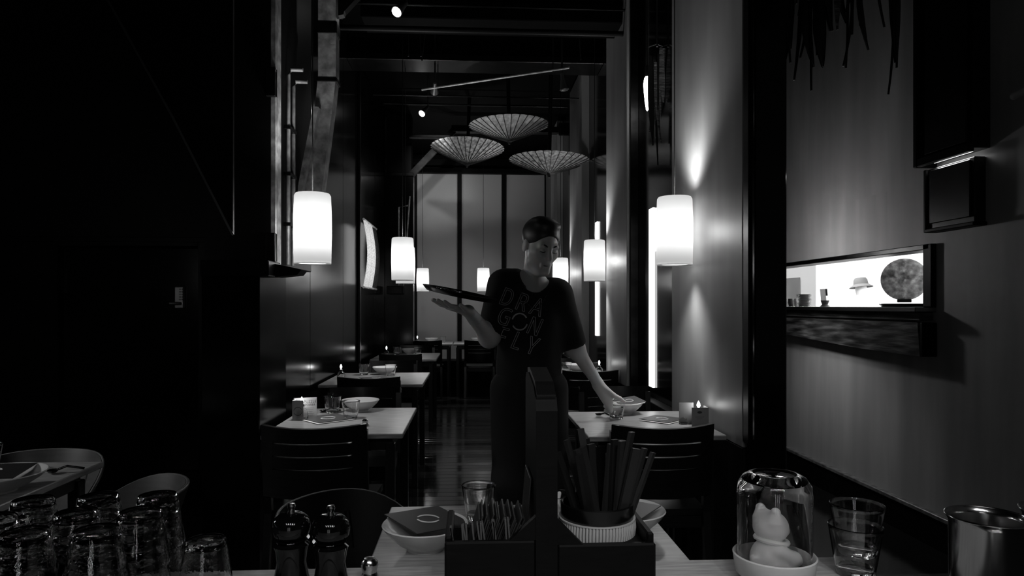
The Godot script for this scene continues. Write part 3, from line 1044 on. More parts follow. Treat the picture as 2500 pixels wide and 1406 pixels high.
func parasol(label: String, at: Vector3, r: float, h: float, tilt: Vector3, m: String, turn: float) -> void:
	var o := thing("paper_parasol", label, "parasol", at)
	o.rotation = Vector3(tilt.x, turn, tilt.z)
	var n := 32
	var prof := func(v: float) -> Vector2: return Vector2(0.012 + (r - 0.012) * v, h * (0.82 * v + 0.18 * v * v))
	var st := begin()
	var per := 4
	for side in 2:
		for i in 10:
			for k in n * per:
				st.set_smooth_group(1 + side)
				var c := []
				for e in [[i, k], [i + 1, k], [i + 1, k + 1], [i, k + 1]]:
					var v: float = e[0] / 10.0
					var kk: int = e[1] % (n * per)
					var a := TAU * kk / (n * per)
					var f := absf(sin(PI * (kk % per) / float(per)))
					var p: Vector2 = prof.call(v)
					p.x *= 1.0 - 0.022 * f * v * v
					p.y += 0.006 * f * v + (0.003 if side else 0.0)
					c.append(Vector3(p.x * cos(a), p.y, p.x * sin(a)))
				if side == 0:
					q4(st, c[0], c[1], c[2], c[3])
				else:
					q4(st, c[0], c[3], c[2], c[1])
	part(o, "canopy", done(st), m)
	var pts := []
	for i in 7:
		var p: Vector2 = prof.call(i / 6.0 * 1.012)
		pts.append(Vector3(p.x, p.y - 0.002, 0))
	var rib := bar(pts, 0.0055, 0.006)
	for k in n:
		part(o, "rib", rib, "rib_wood", Vector3.ZERO, Vector3(0, TAU * k / n, 0))
	part(o, "ferrule", lathe([Vector2(0, -0.035), Vector2(0.012, -0.03), Vector2(0.016, -0.012), Vector2(0.034, 0.0), Vector2(0.03, 0.012), Vector2(0, 0.012)], 16), "rib_wood")
	part(o, "shaft", cyl(0.02, 0.0, 3.75 - at.y, 10), "black_matte")


# ---------------------------------------------------------------- tables and chairs

func make_table(label: String, x0: float, x1: float, z0: float, z1: float) -> void:
	var o := thing("dining_table", label, "table", Vector3((x0 + x1) / 2, 0, (z0 + z1) / 2))
	var w := x1 - x0
	var d := absf(z1 - z0)
	part(o, "tabletop", span(-w / 2, w / 2, 0.728, 0.75, -d / 2, d / 2, 0.003), "table_wood")
	part(o, "apron", span(-w / 2 + 0.05, w / 2 - 0.05, 0.67, 0.728, -d / 2 + 0.05, d / 2 - 0.05, 0.003), "chair_wood")
	for sx in [-1, 1]:
		for sz in [-1, 1]:
			part(o, "leg", span(-0.02, 0.02, 0.0, 0.7, -0.02, 0.02, 0.003), "chair_wood", Vector3(sx * (w / 2 - 0.06), 0, sz * (d / 2 - 0.06)))


func chair_proto() -> Node3D:
	var o := thing("dining_chair", "dark chair", "chair")
	var back := func(u0: float, u1: float, y0: float, y1: float, dip: float) -> ArrayMesh:
		var rows := []
		for i in 3:
			var row := []
			for j in 15:
				var u := lerpf(u0, u1, j / 14.0)
				var c := 1.0 - (2.0 * u - 1.0) ** 2
				var y := lerpf(y0, y1 - dip * c, i / 2.0)
				row.append(Vector3((u - 0.5) * 0.43, y, 0.205 + 0.12 * (y - 0.45) + 0.075 * c))
			rows.append(row)
		return sheet(rows, 0.016)
	part(o, "top_rail", back.call(0.0, 1.0, 0.752, 0.82, 0.008), "chair_wood")
	part(o, "slat", back.call(0.12, 0.88, 0.698, 0.7465, 0.0), "chair_wood")
	part(o, "slat", back.call(0.12, 0.88, 0.644, 0.6925, 0.0), "chair_wood")
	part(o, "bottom_rail", back.call(0.0, 1.0, 0.52, 0.6385, 0.0), "chair_wood")
	part(o, "stile", back.call(0.0, 0.12, 0.6385, 0.752, 0.0), "chair_wood")
	part(o, "stile", back.call(0.88, 1.0, 0.6385, 0.752, 0.0), "chair_wood")
	var rows := []
	for i in 9:
		var row := []
		for j in 9:
			var u := j / 8.0 * 2 - 1
			var v := i / 8.0 * 2 - 1
			row.append(Vector3(u * (0.21 + 0.012 * v), 0.452 - 0.012 * (1 - u * u) * (1 - v * v), -v * 0.2 - 0.01))
		rows.append(row)
	part(o, "seat", sheet(rows, 0.028), "chair_wood")
	for s in [-1, 1]:
		part(o, "leg", bar([Vector3(s * 0.205, 0, 0.25), Vector3(s * 0.2, 0.44, 0.185), Vector3(s * 0.2, 0.79, 0.222)], 0.03, 0.03, Vector3.RIGHT), "chair_wood")
		part(o, "leg", bar([Vector3(s * 0.19, 0, -0.19), Vector3(s * 0.19, 0.43, -0.18)], 0.03, 0.03, Vector3.RIGHT), "chair_wood")
		part(o, "side_rail", span(s * 0.19 - 0.009, s * 0.19 + 0.009, 0.37, 0.42, -0.18, 0.18), "chair_wood")
	part(o, "cross_rail", span(-0.18, 0.18, 0.37, 0.42, -0.19, -0.17), "chair_wood")
	part(o, "cross_rail", span(-0.18, 0.18, 0.37, 0.42, 0.17, 0.19), "chair_wood")
	return o


func shell_chair(label: String, at: Vector3, turn: float, m: String, k := 1.0, rise := 0.255) -> void:   # back towards +x before the turn
	var o := thing("tub_chair", label, "chair", at, turn)
	o.scale = Vector3(k, 1, k)
	var rows := []
	for i in 8:
		var v := i / 7.0
		var row := []
		for j in 25:
			var a := lerpf(-1.75, 1.75, j / 24.0)
			var c := cos(a * 0.5)
			var top := 0.44 + rise * smoothstep(0.3, 1.0, c)
			var y := lerpf(0.40, top, v)
			var r := 0.19 + 0.075 * v + 0.02 * c * v
			row.append(Vector3(r * cos(a), y, -r * sin(a) * 1.02))
		rows.append(row)
	part(o, "shell", sheet(rows, 0.014), m)
	var rim := []
	for p: Vector3 in rows[7]:
		rim.append(p + Vector3(-p.x, 0, -p.z).normalized() * 0.006)
	part(o, "top_rim", tube(rim, 0.0065, 8), "shell_rim")
	part(o, "seat", lathe([Vector2(0, 0.39), Vector2(0.17, 0.385), Vector2(0.205, 0.4), Vector2(0.2, 0.43), Vector2(0.15, 0.445), Vector2(0, 0.44)], 28), m)
	for s in [-1, 1]:
		for q in [-1, 1]:
			part(o, "leg", tube([Vector3(q * 0.21 - 0.01, 0, s * 0.2), Vector3(q * 0.15, 0.41, s * 0.14)], 0.019, 10, [0.7, 1.0]), m)
		part(o, "side_rail", tube([Vector3(-0.155, 0.36, s * 0.15), Vector3(0.145, 0.36, s * 0.15)], 0.012), m)
	# rear legs carry on up the back of the shell
		part(o, "back_post", tube([Vector3(0.15, 0.41, s * 0.14), Vector3(0.2, 0.62, s * 0.15)], 0.017, 10, [1.0, 0.6]), m)


func make_tables_and_chairs() -> void:
	make_table("wooden table at the front left with two tumblers and a menu", -0.905, -0.297, -3.0, -3.76)
	make_table("second wooden table along the left wall", -1.075, -0.342, -4.87, -5.72)
	make_table("third wooden table along the left wall", -1.04, -0.36, -7.1, -8.05)
	make_table("far left table before the back blinds", -1.0, -0.27, -9.85, -10.62)
	make_table("far middle table before the back blinds", -0.255, 0.45, -9.85, -10.62)
	make_table("wooden table at the front right under the large lamp", 0.5, 1.1, -2.88, -3.56)
	make_table("second wooden table along the right wall behind the waiter's arm", 0.585, 1.115, -5.14, -5.95)
	make_table("third wooden table along the right wall behind the waiter", 0.5, 1.11, -8.1, -8.9)
	make_table("wooden table right behind the bar with a large bowl", -0.222, 0.482, -1.31, -1.915)
	make_table("pale wooden table at the far left with a menu in a bowl", -2.05, -1.315, -1.72, -2.53)
	var proto := chair_proto()
	var a := [
		[-0.645, -3.1, 0.0, "dark slotted chair with its back to us at the front left table"],
		[-0.7, -4.98, 0.0, "dark slotted chair with its back to us at the second left table"],
		[-0.71, -7.18, 0.0, "dark slotted chair with its back to us at the third left table"],
		[-0.62, -9.85, 0.0, "small far dark chair at the left back table"],
		[0.12, -9.85, 0.0, "small far dark chair at the middle back table"],
		[0.79, -3.02, 0.0, "dark slotted chair with its back to us at the front right table, behind the chopsticks"],
		[0.90, -5.36, 0.0, "dark slotted chair with its back to us at the second right table"],
		[0.8, -8.2, 0.0, "dark chair hidden behind the waiter at the third right table"],
		[-0.63, -3.88, PI, "dark chair facing us across the front left table"],
		[-0.69, -5.86, PI, "dark chair facing us across the second left table"],
		[-0.66, -8.2, PI, "dark chair facing us across the third left table"],
		[0.86, -3.84, PI, "dark chair facing us across the front right table"],
		[0.85, -6.05, PI, "dark chair facing us across the second right table"],
	]
	for i in a.size():
		var d = a[i]
		if i == 0:
			proto.position = Vector3(d[0], 0, d[1])
			proto.set_meta("label", d[3])
			proto.set_meta("group", "dark slotted dining chairs")
		else:
			copy(proto, d[3], Vector3(d[0], 0, d[1]), d[2], "dark slotted dining chairs")
	shell_chair("pale wooden tub chair behind the far left table, facing us", Vector3(-1.74, 0, -2.74), PI / 2, "shell_wood")
	shell_chair("pale wooden tub chair seen from behind beside the glass stacks", Vector3(-1.24, 0, -2.33), 0.35, "shell_wood")
	shell_chair("dark tub chair behind the pepper mills with a lit curved rim", Vector3(-0.33, 0, -2.12), 2.61, "shell_dark", 0.9, 0.245)


# ---------------------------------------------------------------- tableware

func tumbler_mesh(k := 1.0) -> ArrayMesh:
	var p := []
	for v: Vector2 in [Vector2(0, 0), Vector2(0.030, 0), Vector2(0.0325, 0.003), Vector2(0.0335, 0.012), Vector2(0.0365, 0.03), Vector2(0.0445, 0.082), Vector2(0.0457, 0.0875), Vector2(0.0448, 0.0885), Vector2(0.0438, 0.0875),
			Vector2(0.0425, 0.08), Vector2(0.0345, 0.032), Vector2(0.0312, 0.0135), Vector2(0.026, 0.0112), Vector2(0, 0.0105)]:
		p.append(Vector2(v.x * minf(k, 1.0), v.y * k))
	return lathe(p, 28)


func ring_mesh(r: float, w: float) -> ArrayMesh:    # brushed ring of two open arcs, flat, thin
	var st := begin()
	for half in 2:
		for i in 14:
			var q := []
			for e in [i, i + 1]:
				var t: float = e / 14.0
				var a: float = half * PI + 0.25 + t * 2.55
				var k := w * (0.35 + 0.65 * sin(PI * (0.1 + 0.8 * t)))
				q.append([Vector3(cos(a) * (r - k), 0, sin(a) * (r - k)), Vector3(cos(a) * (r + k), 0, sin(a) * (r + k))])
			q4(st, q[0][0], q[1][0], q[1][1], q[0][1])
			var dn := Vector3(0, -0.0006, 0)
			q4(st, q[0][0] + dn, q[0][1] + dn, q[1][1] + dn, q[1][0] + dn)
			q4(st, q[0][1] + dn, q[0][1], q[1][1], q[1][1] + dn)
			q4(st, q[0][0], q[0][0] + dn, q[1][0] + dn, q[1][0])
	return done(st)


func menu(label: String, at: Vector3, turn: float, size: float, tilt := Vector2.ZERO, m := "menu_cover", pages := true) -> void:
	var o := thing("menu_card", label, "menu", at)
	o.rotation = Vector3(tilt.x, turn, tilt.y)
	var cv := part(o, "cover", span(-size / 2, size / 2, 0.003, 0.0055, -size / 2, size / 2, 0.001), m)
	if pages:
		part(o, "inner_page", span(-size / 2 - 0.012, size / 2 - 0.01, 0.0, 0.0022, -size / 2 + 0.01, size / 2 + 0.006, 0.0008), "paper")
	part(cv, "printed_ring", ring_mesh(size * 0.17, size * 0.022), "print_white", Vector3(0, 0.0064, 0), Vector3(0, -turn, 0))


func oil_lamp(label: String, at: Vector3) -> void:
	var o := thing("oil_candle", label, "candle", at, 0, "small oil candles on the tables")
	part(o, "bottle", lathe([Vector2(0, 0), Vector2(0.026, 0), Vector2(0.03, 0.004), Vector2(0.031, 0.035), Vector2(0.024, 0.052), Vector2(0.013, 0.058), Vector2(0.013, 0.066), Vector2(0.010, 0.066), Vector2(0.010, 0.056), Vector2(0.021, 0.049), Vector2(0.027, 0.034), Vector2(0.026, 0.007), Vector2(0, 0.006)], 20), "glass")
	part(o, "collar", lathe([Vector2(0, 0.066), Vector2(0.014, 0.066), Vector2(0.014, 0.074), Vector2(0.006, 0.078), Vector2(0, 0.078)], 14), "steel")
	part(o, "flame_glow", lathe([Vector2(0, 0.078), Vector2(0.004, 0.081), Vector2(0.009, 0.091), Vector2(0.007, 0.101), Vector2(0.003, 0.109), Vector2(0, 0.114)], 12), "flame_glow")
	omni(o, Vector3(0, 0.093, 0), 0.0022, 0.008)


func make_tableware() -> void:
	var tum := tumbler_mesh()
	var bowl := lathe([Vector2(0, 0), Vector2(0.042, 0), Vector2(0.045, 0.008), Vector2(0.06, 0.016), Vector2(0.088, 0.042), Vector2(0.099, 0.058), Vector2(0.097, 0.0605), Vector2(0.093, 0.058), Vector2(0.08, 0.042), Vector2(0.05, 0.018), Vector2(0, 0.014)], 40)
	var bowls := [
		[Vector3(-0.585, 0.75, -3.66), "white bowl behind the two tumblers on the front left table"],
		[Vector3(-0.70, 0.75, -5.6), "white bowl on the second left table"],
		[Vector3(-0.70, 0.75, -7.9), "white bowl on the third left table"],
		[Vector3(-0.6, 0.75, -10.45), "white bowl on the far left table"],
		[Vector3(0.79, 0.75, -3.49), "white bowl with a menu in it on the front right table"],
		[Vector3(0.9, 0.75, -5.75), "white bowl on the second right table"],
		[Vector3(0.1, 0.75, -10.4), "white bowl on the far middle table"],
		[Vector3(-0.105, 0.75, -1.58), "large grooved white bowl with a menu in it behind the bar"],
		[Vector3(0.378, 0.75, -1.66), "white bowl half hidden behind the chopstick holder"],
		[Vector3(-1.43, 0.75, -2.14), "white bowl with a menu in it on the far left table edge"],
	]
	for b in bowls:
		var bo := single("bowl", b[1], "bowl", bowl, "ceramic", b[0], Vector3.ZERO, "white ceramic bowls")
		if b[0].x < -1.2:
			bo.scale = Vector3(1.4, 0.95, 1.4)
	var cups := [
		[Vector3(-0.72, 0.75, -3.6), "taller looking empty tumbler behind the menu on the front left table"],
		[Vector3(-0.594, 0.75, -3.42), "tumbler in front of the white bowl on the front left table"],
		[Vector3(-0.86, 0.75, -5.55), "left tumbler on the second left table"],
		[Vector3(-0.635, 0.75, -5.45), "tumbler before the bowl on the second left table"],
		[Vector3(-0.84, 0.75, -7.8), "left tumbler on the third left table"],
		[Vector3(-0.6, 0.75, -7.75), "right tumbler on the third left table"],
		[Vector3(-0.42, 0.75, -10.3), "tumbler at the right end of the far left table"],
		[Vector3(0.31, 0.75, -10.2), "tumbler on the far middle table beside the waiter"],
		[Vector3(0.785, 0.75, -5.6), "left tumbler on the second right table"],
		[Vector3(1.0, 0.75, -5.6), "right tumbler by the candle on the second right table"],
		[Vector3(0.62, 0.75, -8.5), "small far tumbler on the third right table"],
		[Vector3(0.02, 0.75, -1.80), "tumbler showing only its rim above the card box"],
		[Vector3(0.21, 0.75, -1.70), "tumbler with a white napkin behind the chopsticks"],
		[Vector3(-1.64, 0.75, -2.42), "tumbler at the far left edge behind the bowl"],
	]
	for c in cups:
		single("tumbler", c[1], "glass", tum, "glass", c[0], Vector3.ZERO, "tumblers on the tables")
	var held := thing("tumbler", "taller glass of water that the waiter sets on the right table", "glass", Vector3(0.715, 0.75, -3.33))
	part(held, "cup", tumbler_mesh(1.08), "glass")
	part(held, "water", lathe([Vector2(0, 0.0125), Vector2(0.025, 0.0135), Vector2(0.0298, 0.0165), Vector2(0.0335, 0.036), Vector2(0.037, 0.058), Vector2(0, 0.058)], 28), "water")
	menu("dark square menu beside the tumblers on the front left table", Vector3(-0.70, 0.752, -3.40), 0.7, 0.2)
	menu("square menu lying on the front right table", Vector3(0.93, 0.752, -3.28), 0.78, 0.165)
	menu("menu tilted in the bowl on the front right table", Vector3(0.815, 0.813, -3.485), 0.25, 0.13, Vector2(0.1, 0.12))
	menu("dark menu resting in the large bowl behind the bar", Vector3(-0.1, 0.807, -1.60), 0.62, 0.15, Vector2(0.05, -0.05), "menu_dark", false)
	menu("menu corner sticking out behind the chopstick holder", Vector3(0.375, 0.812, -1.64), 0.9, 0.13, Vector2(0.0, 0.02), "menu_cover", false)
	menu("dark menu resting in the bowl on the far left table", Vector3(-1.45, 0.808, -2.14), 0.25, 0.2, Vector2(0.0, -0.05), "menu_dark", false)
	menu("flat menu at the tumblers on the second left table", Vector3(-0.72, 0.752, -5.25), 0.6, 0.2)
	# folded cards around candles
	var c := thing("table_card", "folded printed card around the candle on the front left table", "card", Vector3(-0.82, 0.75, -3.40))
	var fp := part(c, "front_panel", span(-0.045, 0.008, 0, 0.098, 0.03, 0.032, 0.0008), "paper_grey")
	var bp := part(c, "back_panel", span(-0.045, 0.065, 0, 0.102, -0.04, -0.038, 0.0008), "card_pale", Vector3(0, 0, 0), Vector3(0, 0.25, 0))
	part(c, "side_panel", span(-0.046, -0.044, 0, 0.098, -0.045, 0.03, 0.0008), "paper")
	part(fp, "printed_ring", ring_mesh(0.02, 0.0016), "print_dark", Vector3(-0.018, 0.045, 0.0328), Vector3(PI / 2, 0, 0))
	part(bp, "lettering", lettering("PUZZLE", 0.013), "print_dark", Vector3(0.032, 0.082, -0.0376))
	part(bp, "lettering", lettering("POWER", 0.011), "print_dark", Vector3(0.032, 0.066, -0.0376))
	for i in 5:
		part(bp, "print_line", span(0.004, 0.052 - 0.004 * (i % 3), 0.05 - 0.009 * i, 0.0515 - 0.009 * i, -0.0378, -0.0372, 0.0002), "paper_grey")
	c = thing("table_card", "folded printed card before the candle on the front right table", "card", Vector3(1.05, 0.75, -3.13))
	fp = part(c, "front_panel", span(-0.035, 0.045, 0, 0.088, 0.038, 0.04, 0.0008), "paper_grey")
	part(c, "side_panel", span(0.043, 0.045, 0, 0.088, -0.03, 0.038, 0.0008), "paper_grey")
	part(c, "back_panel", span(-0.07, 0.0, 0, 0.1, -0.042, -0.04, 0.0008), "paper_grey")
	part(fp, "printed_emblem", ball(Vector3(0.011, 0.006, 0.0006), 8), "print_dark", Vector3(0.002, 0.066, 0.0404))
	part(fp, "print_line", span(-0.02, 0.022, 0.044, 0.0455, 0.0398, 0.0406, 0.0002), "print_dark")
	part(fp, "print_line", span(-0.012, 0.014, 0.036, 0.037, 0.0398, 0.0406, 0.0002), "print_dark")
	oil_lamp("lit candle inside the folded card on the front left table", Vector3(-0.825, 0.75, -3.39))
	oil_lamp("lit candle in a small glass on the second left table", Vector3(-0.985, 0.75, -5.25))
	oil_lamp("lit candle on the third left table", Vector3(-0.925, 0.75, -7.55))
	oil_lamp("lit candle on the far left table by the wall", Vector3(-0.785, 0.75, -10.05))
	oil_lamp("lit candle beside the wall on the front right table", Vector3(1.062, 0.75, -3.135))
	oil_lamp("lit candle on the second right table", Vector3(1.04, 0.75, -5.5))
	oil_lamp("lit candle on the third right table behind the waiter's arm", Vector3(1.06, 0.75, -8.5))
	# glossy rests and spoons
	var rest := lathe([Vector2(0, 0), Vector2(0.014, 0), Vector2(0.019, 0.008), Vector2(0.013, 0.016), Vector2(0.015, 0.024), Vector2(0.009, 0.032), Vector2(0, 0.034)], 10)
	single("salt_shaker", "tiny faceted glass shaker at the edge of the front left table", "shaker", rest, "steel", Vector3(-0.49, 0.75, -3.2))
	single("salt_shaker", "tiny glass shaker beside the menu on the front right table", "shaker", rest, "glass", Vector3(1.0, 0.75, -3.16))
	single("salt_shaker", "tiny bright shaker at the chair corner on the third left table", "shaker", rest, "steel", Vector3(-0.555, 0.75, -7.5))
	for d in [[Vector3(0.645, 0.75, -3.42), -0.9, "dark spoon rest left of the water glass"], [Vector3(-1.39, 0.75, -2.36), 0.5, "dark spoon beside the bowl on the far left table"], [Vector3(-0.77, 0.75, -3.62), 0.4, "dark spoon behind the left tumbler on the front left table"]]:
		var sp := thing("spoon", d[2], "spoon", d[0], d[1])
		part(sp, "bowl", lathe([Vector2(0, 0.002), Vector2(0.012, 0.004), Vector2(0.02, 0.012), Vector2(0.0185, 0.0125), Vector2(0.01, 0.006), Vector2(0, 0.004)], 16), "holder_black")
		part(sp, "handle", tube([Vector3(0.016, 0.012, 0), Vector3(0.04, 0.02, 0), Vector3(0.09, 0.006, 0)], 0.004), "holder_black")
	var nap := single("napkin", "crumpled white napkin in the tumbler behind the chopsticks", "napkin", blob_mesh([[[[1, Vector3(-0.012, 0.01, 0), Vector3(0.01, 0.075, 0.004), 0.012, 0.006], [1, Vector3(0.01, 0.02, 0), Vector3(-0.004, 0.05, 0.008), 0.011, 0.008], [1, Vector3(0.012, 0.03, -0.01), Vector3(0.02, 0.055, 0), 0.008, 0.006]], Vector3(-0.035, -0.01, -0.03), Vector3(0.04, 0.09, 0.03), 0.004, 0.004]]), "napkin", Vector3(0.21, 0.765, -1.70))
	var bst := thing("chopstick_rest", "black folded chopstick sleeve lying before the large bowl", "sleeve", Vector3(-0.06, 0.75, -1.40), 0.12)
	part(bst, "sleeve", span(-0.12, 0.12, 0.0, 0.006, -0.013, 0.013, 0.002), "holder_black")
	part(bst, "chopstick", tube([Vector3(-0.14, 0.008, -0.004), Vector3(0.1, 0.008, -0.004)], 0.003), "stick_b")
	part(bst, "chopstick", tube([Vector3(-0.14, 0.008, 0.005), Vector3(0.1, 0.008, 0.005)], 0.003), "stick_b")


# ---------------------------------------------------------------- the bar in front of the camera

func make_bar() -> void:
	var b := thing("bar_counter", "pale wooden bar counter along the bottom of the picture", "counter")
	for i in 8:
		part(b, "plank", span(-2.3, 0.7, 0.79, 0.83, -1.265 + i * 0.2, -1.267 + (i + 1) * 0.2 - 0.001, 0.002), "bar_wood")
	part(b, "front_panel", span(-2.3, 0.7, 0, 0.79, -1.17, -1.13), "black_matte")
	part(b, "end_panel", span(0.66, 0.7, 0, 0.79, -1.13, 0.33), "black_matte")
	var sd := thing("side_counter", "black counter beside the pale bar at the lower right", "counter")
	part(sd, "top", span(0.703, 2.0, 0.76, 0.8, -1.25, 0.33, 0.003), "black_gloss")
	part(sd, "front_panel", span(0.703, 2.0, 0, 0.76, -1.17, -1.13), "black_matte")

	# stacks of upturned tumblers
	var g := tumbler_mesh()
	var spots := [[-0.751, -1.22, "back"], [-0.635, -1.14, "middle"], [-0.65, -1.235, "back"], [-0.556, -1.05, "front"], [-0.535, -1.14, "middle"], [-0.55, -1.235, "back"], [-0.655, -1.045, "front"], [-0.75, -1.12, "middle"]]
	var names := ["leftmost stack of the back row", "left stack of the middle row", "second stack of the back row", "right stack of the front row", "right stack of the middle row", "right stack of the back row", "left stack of the front row", "stack cut by the left edge"]
	for i in spots.size():
		for k in 3:
			single("stacked_tumbler", "upturned clear tumbler, %s, in the %s" % [["lowest", "middle", "topmost"][k], names[i]], "glass", g, "glass_rippled", Vector3(spots[i][0], 0.83 + 0.0885 + 0.0297 * k, spots[i][1]), Vector3(PI, i * 0.3, 0), "upturned tumblers stacked on the bar")
	single("upturned_tumbler", "single upturned tumbler right of the glass stacks", "glass", g, "glass_rippled", Vector3(-0.444, 0.83 + 0.0885, -1.173), Vector3(PI, 0, 0))
	for k in 2:
		single("upright_tumbler", ["lower of two nested upright tumblers right of the cat jar", "upper of two nested upright tumblers right of the cat jar"][k], "glass", g, "glass", Vector3(0.685 - 0.0 * k, 0.83 + 0.0375 * k, -1.18) + Vector3(0.003 * k, 0, 0), Vector3.ZERO, "nested upright tumblers")

	# two pepper mills
	var mill := thing("pepper_mill", "left one of two shiny black pepper mills", "pepper mill", Vector3(-0.302, 0.83, -1.17), 0, "black pepper mills")
	part(mill, "body", lathe([Vector2(0, 0), Vector2(0.031, 0), Vector2(0.032, 0.01), Vector2(0.027, 0.03), Vector2(0.024, 0.05), Vector2(0.027, 0.07), Vector2(0.03, 0.078), Vector2(0.024, 0.084), Vector2(0.03, 0.088), Vector2(0.0, 0.089)], 36), "mill_lacquer")
	part(mill, "head", lathe([Vector2(0, 0.09), Vector2(0.025, 0.09), Vector2(0.0305, 0.097), Vector2(0.032, 0.108), Vector2(0.029, 0.121), Vector2(0.02, 0.1285), Vector2(0, 0.13)], 36), "mill_lacquer")
	part(mill, "knob", lathe([Vector2(0, 0.129), Vector2(0.007, 0.13), Vector2(0.005, 0.136), Vector2(0.0075, 0.142), Vector2(0.006, 0.146), Vector2(0, 0.147)], 16), "steel")
	copy(mill, "right one of two shiny black pepper mills", Vector3(-0.2355, 0.827, -1.165), 0.4)
	var sh := thing("metal_shaker", "small shiny metal shaker at the bar edge beside the mills", "shaker", Vector3(-0.176, 0.8305, -1.2))
	part(sh, "body", lathe([Vector2(0, 0), Vector2(0.015, 0), Vector2(0.016, 0.008), Vector2(0.012, 0.016), Vector2(0.0135, 0.022), Vector2(0, 0.022)], 20), "steel")
	part(sh, "cap", lathe([Vector2(0, 0.022), Vector2(0.0135, 0.022), Vector2(0.015, 0.028), Vector2(0.0145, 0.034), Vector2(0.009, 0.04), Vector2(0, 0.041)], 20), "steel")

	# wooden caddy: two open boxes either side of a tall central board
	var cd := thing("wooden_caddy", "dark wooden caddy with two boxes and a tall central handle board", "caddy", Vector3(0, 0.83, 0))
	var post := prism([Vector2(-1.265, 0.0), Vector2(-1.06, 0.0), Vector2(-1.06, 0.315), Vector2(-1.075, 0.335), Vector2(-1.10, 0.348), Vector2(-1.2, 0.362), Vector2(-1.245, 0.358), Vector2(-1.262, 0.345)], -0.017, 0.017)
	var turnb := Basis(Vector3(0, 0, 1), Vector3(0, 1, 0), Vector3(-1, 0, 0))
	var pm := part(cd, "handle_board", post, "box_wood", Vector3(0.118, 0, 0))
	pm.basis = turnb
	part(cd, "handle_cap", bar([Vector3(0.118, 0.362, -1.24), Vector3(0.118, 0.366, -1.2), Vector3(0.118, 0.352, -1.1), Vector3(0.118, 0.335, -1.07)], 0.03, 0.01), "chair_wood")
	part(cd, "front_panel", span(-0.041, 0.101, 0, 0.113, -1.06, -1.072), "box_wood")
	part(cd, "back_panel", span(-0.041, 0.101, 0, 0.09, -1.21, -1.222), "box_wood")
	part(cd, "side_panel", span(-0.041, -0.029, 0, 0.118, -1.072, -1.215), "box_wood")
	part(cd, "bottom", span(-0.029, 0.288, 0, 0.008, -1.072, -1.21), "box_wood")
	part(cd, "gusset", prism([Vector2(0.06, 0.113), Vector2(0.101, 0.113), Vector2(0.101, 0.15)], -1.074, -1.062), "box_wood")
	part(cd, "front_panel", span(0.135, 0.291, 0, 0.105, -1.06, -1.072), "box_wood")
	part(cd, "back_panel", span(0.135, 0.291, 0, 0.09, -1.21, -1.222), "box_wood")
	part(cd, "side_panel", span(0.279, 0.291, 0, 0.118, -1.072, -1.215), "box_wood")
	part(cd, "lid_ledge", span(0.137, 0.279, 0.088, 0.098, -1.072, -1.21), "box_wood")
	part(cd, "gusset", prism([Vector2(0.135, 0.105), Vector2(0.175, 0.105), Vector2(0.135, 0.145)], -1.074, -1.062), "box_wood")
	# sachets and cards filed in the left box
	for i in 22:
		var lean := 0.3 + 0.12 * (i / 21.0)
		single("paper_sachet", "thin dark paper sachet filed on edge in the left caddy box", "sachet", span(-0.0012, 0.0012, 0, 0.135 + 0.008 * sin(i * 2.4), -0.05, 0.045, 0.0004), "sachet", Vector3(-0.026 + 0.0027 * i, 0.8385, -1.142 + 0.004 * sin(i * 1.7)), Vector3(0, 0, -lean), "dark sachets filed in the caddy")
	for i in 14:
		single("paper_slip", "short pale paper slip along the front of the left caddy box", "paper slip", span(-0.0014, 0.0014, 0, 0.122 + 0.012 * (i / 13.0), -0.006, 0.006, 0.0004), "sachet_pale", Vector3(-0.02 + 0.0068 * i, 0.8385, -1.0845), Vector3(0, 0, 0.06 * sin(i * 1.9) + 0.1), "pale slips in the caddy front")
	single("leaning_card", "large dark card leaning against the caddy board behind the sachets", "card", span(-0.0015, 0.0015, 0, 0.19, -0.055, 0.04, 0.0005), "menu_dark", Vector3(0.082, 0.8385, -1.15), Vector3(0, 0, -0.08))
	# round holder with chopsticks
	var h := thing("chopstick_holder", "round black holder with a corded band on the right caddy box", "holder", Vector3(0.212, 0.9285, -1.142))
	part(h, "cup", lathe([Vector2(0, 0.002), Vector2(0.058, 0.002), Vector2(0.0605, 0.005), Vector2(0.0615, 0.05), Vector2(0.0595, 0.052), Vector2(0.057, 0.05), Vector2(0.056, 0.008), Vector2(0, 0.008)], 40), "holder_black")
	var st := begin()
	for k in 72:      # the corded band: upright cords side by side
		var a := TAU * k / 72.0
		add_sweep(st, [Vector3(cos(a) * 0.0615, 0.0, sin(a) * 0.0615), Vector3(cos(a) * 0.0628, 0.012, sin(a) * 0.0628), Vector3(cos(a) * 0.0615, 0.024, sin(a) * 0.0615)], ngon(0.0027, 5), Vector3.RIGHT, [], true)
	var band := part(h, "cord_band", done(st), "rope")
	band.set_meta("kind", "stuff")
	part(h, "band_edge", lathe([Vector2(0.061, 0.0245), Vector2(0.0645, 0.0245), Vector2(0.0645, 0.0265), Vector2(0.061, 0.0265), Vector2(0.061, 0.0245)], 40), "rope")
	var rs := RandomNumberGenerator.new()
	rs.seed = 12
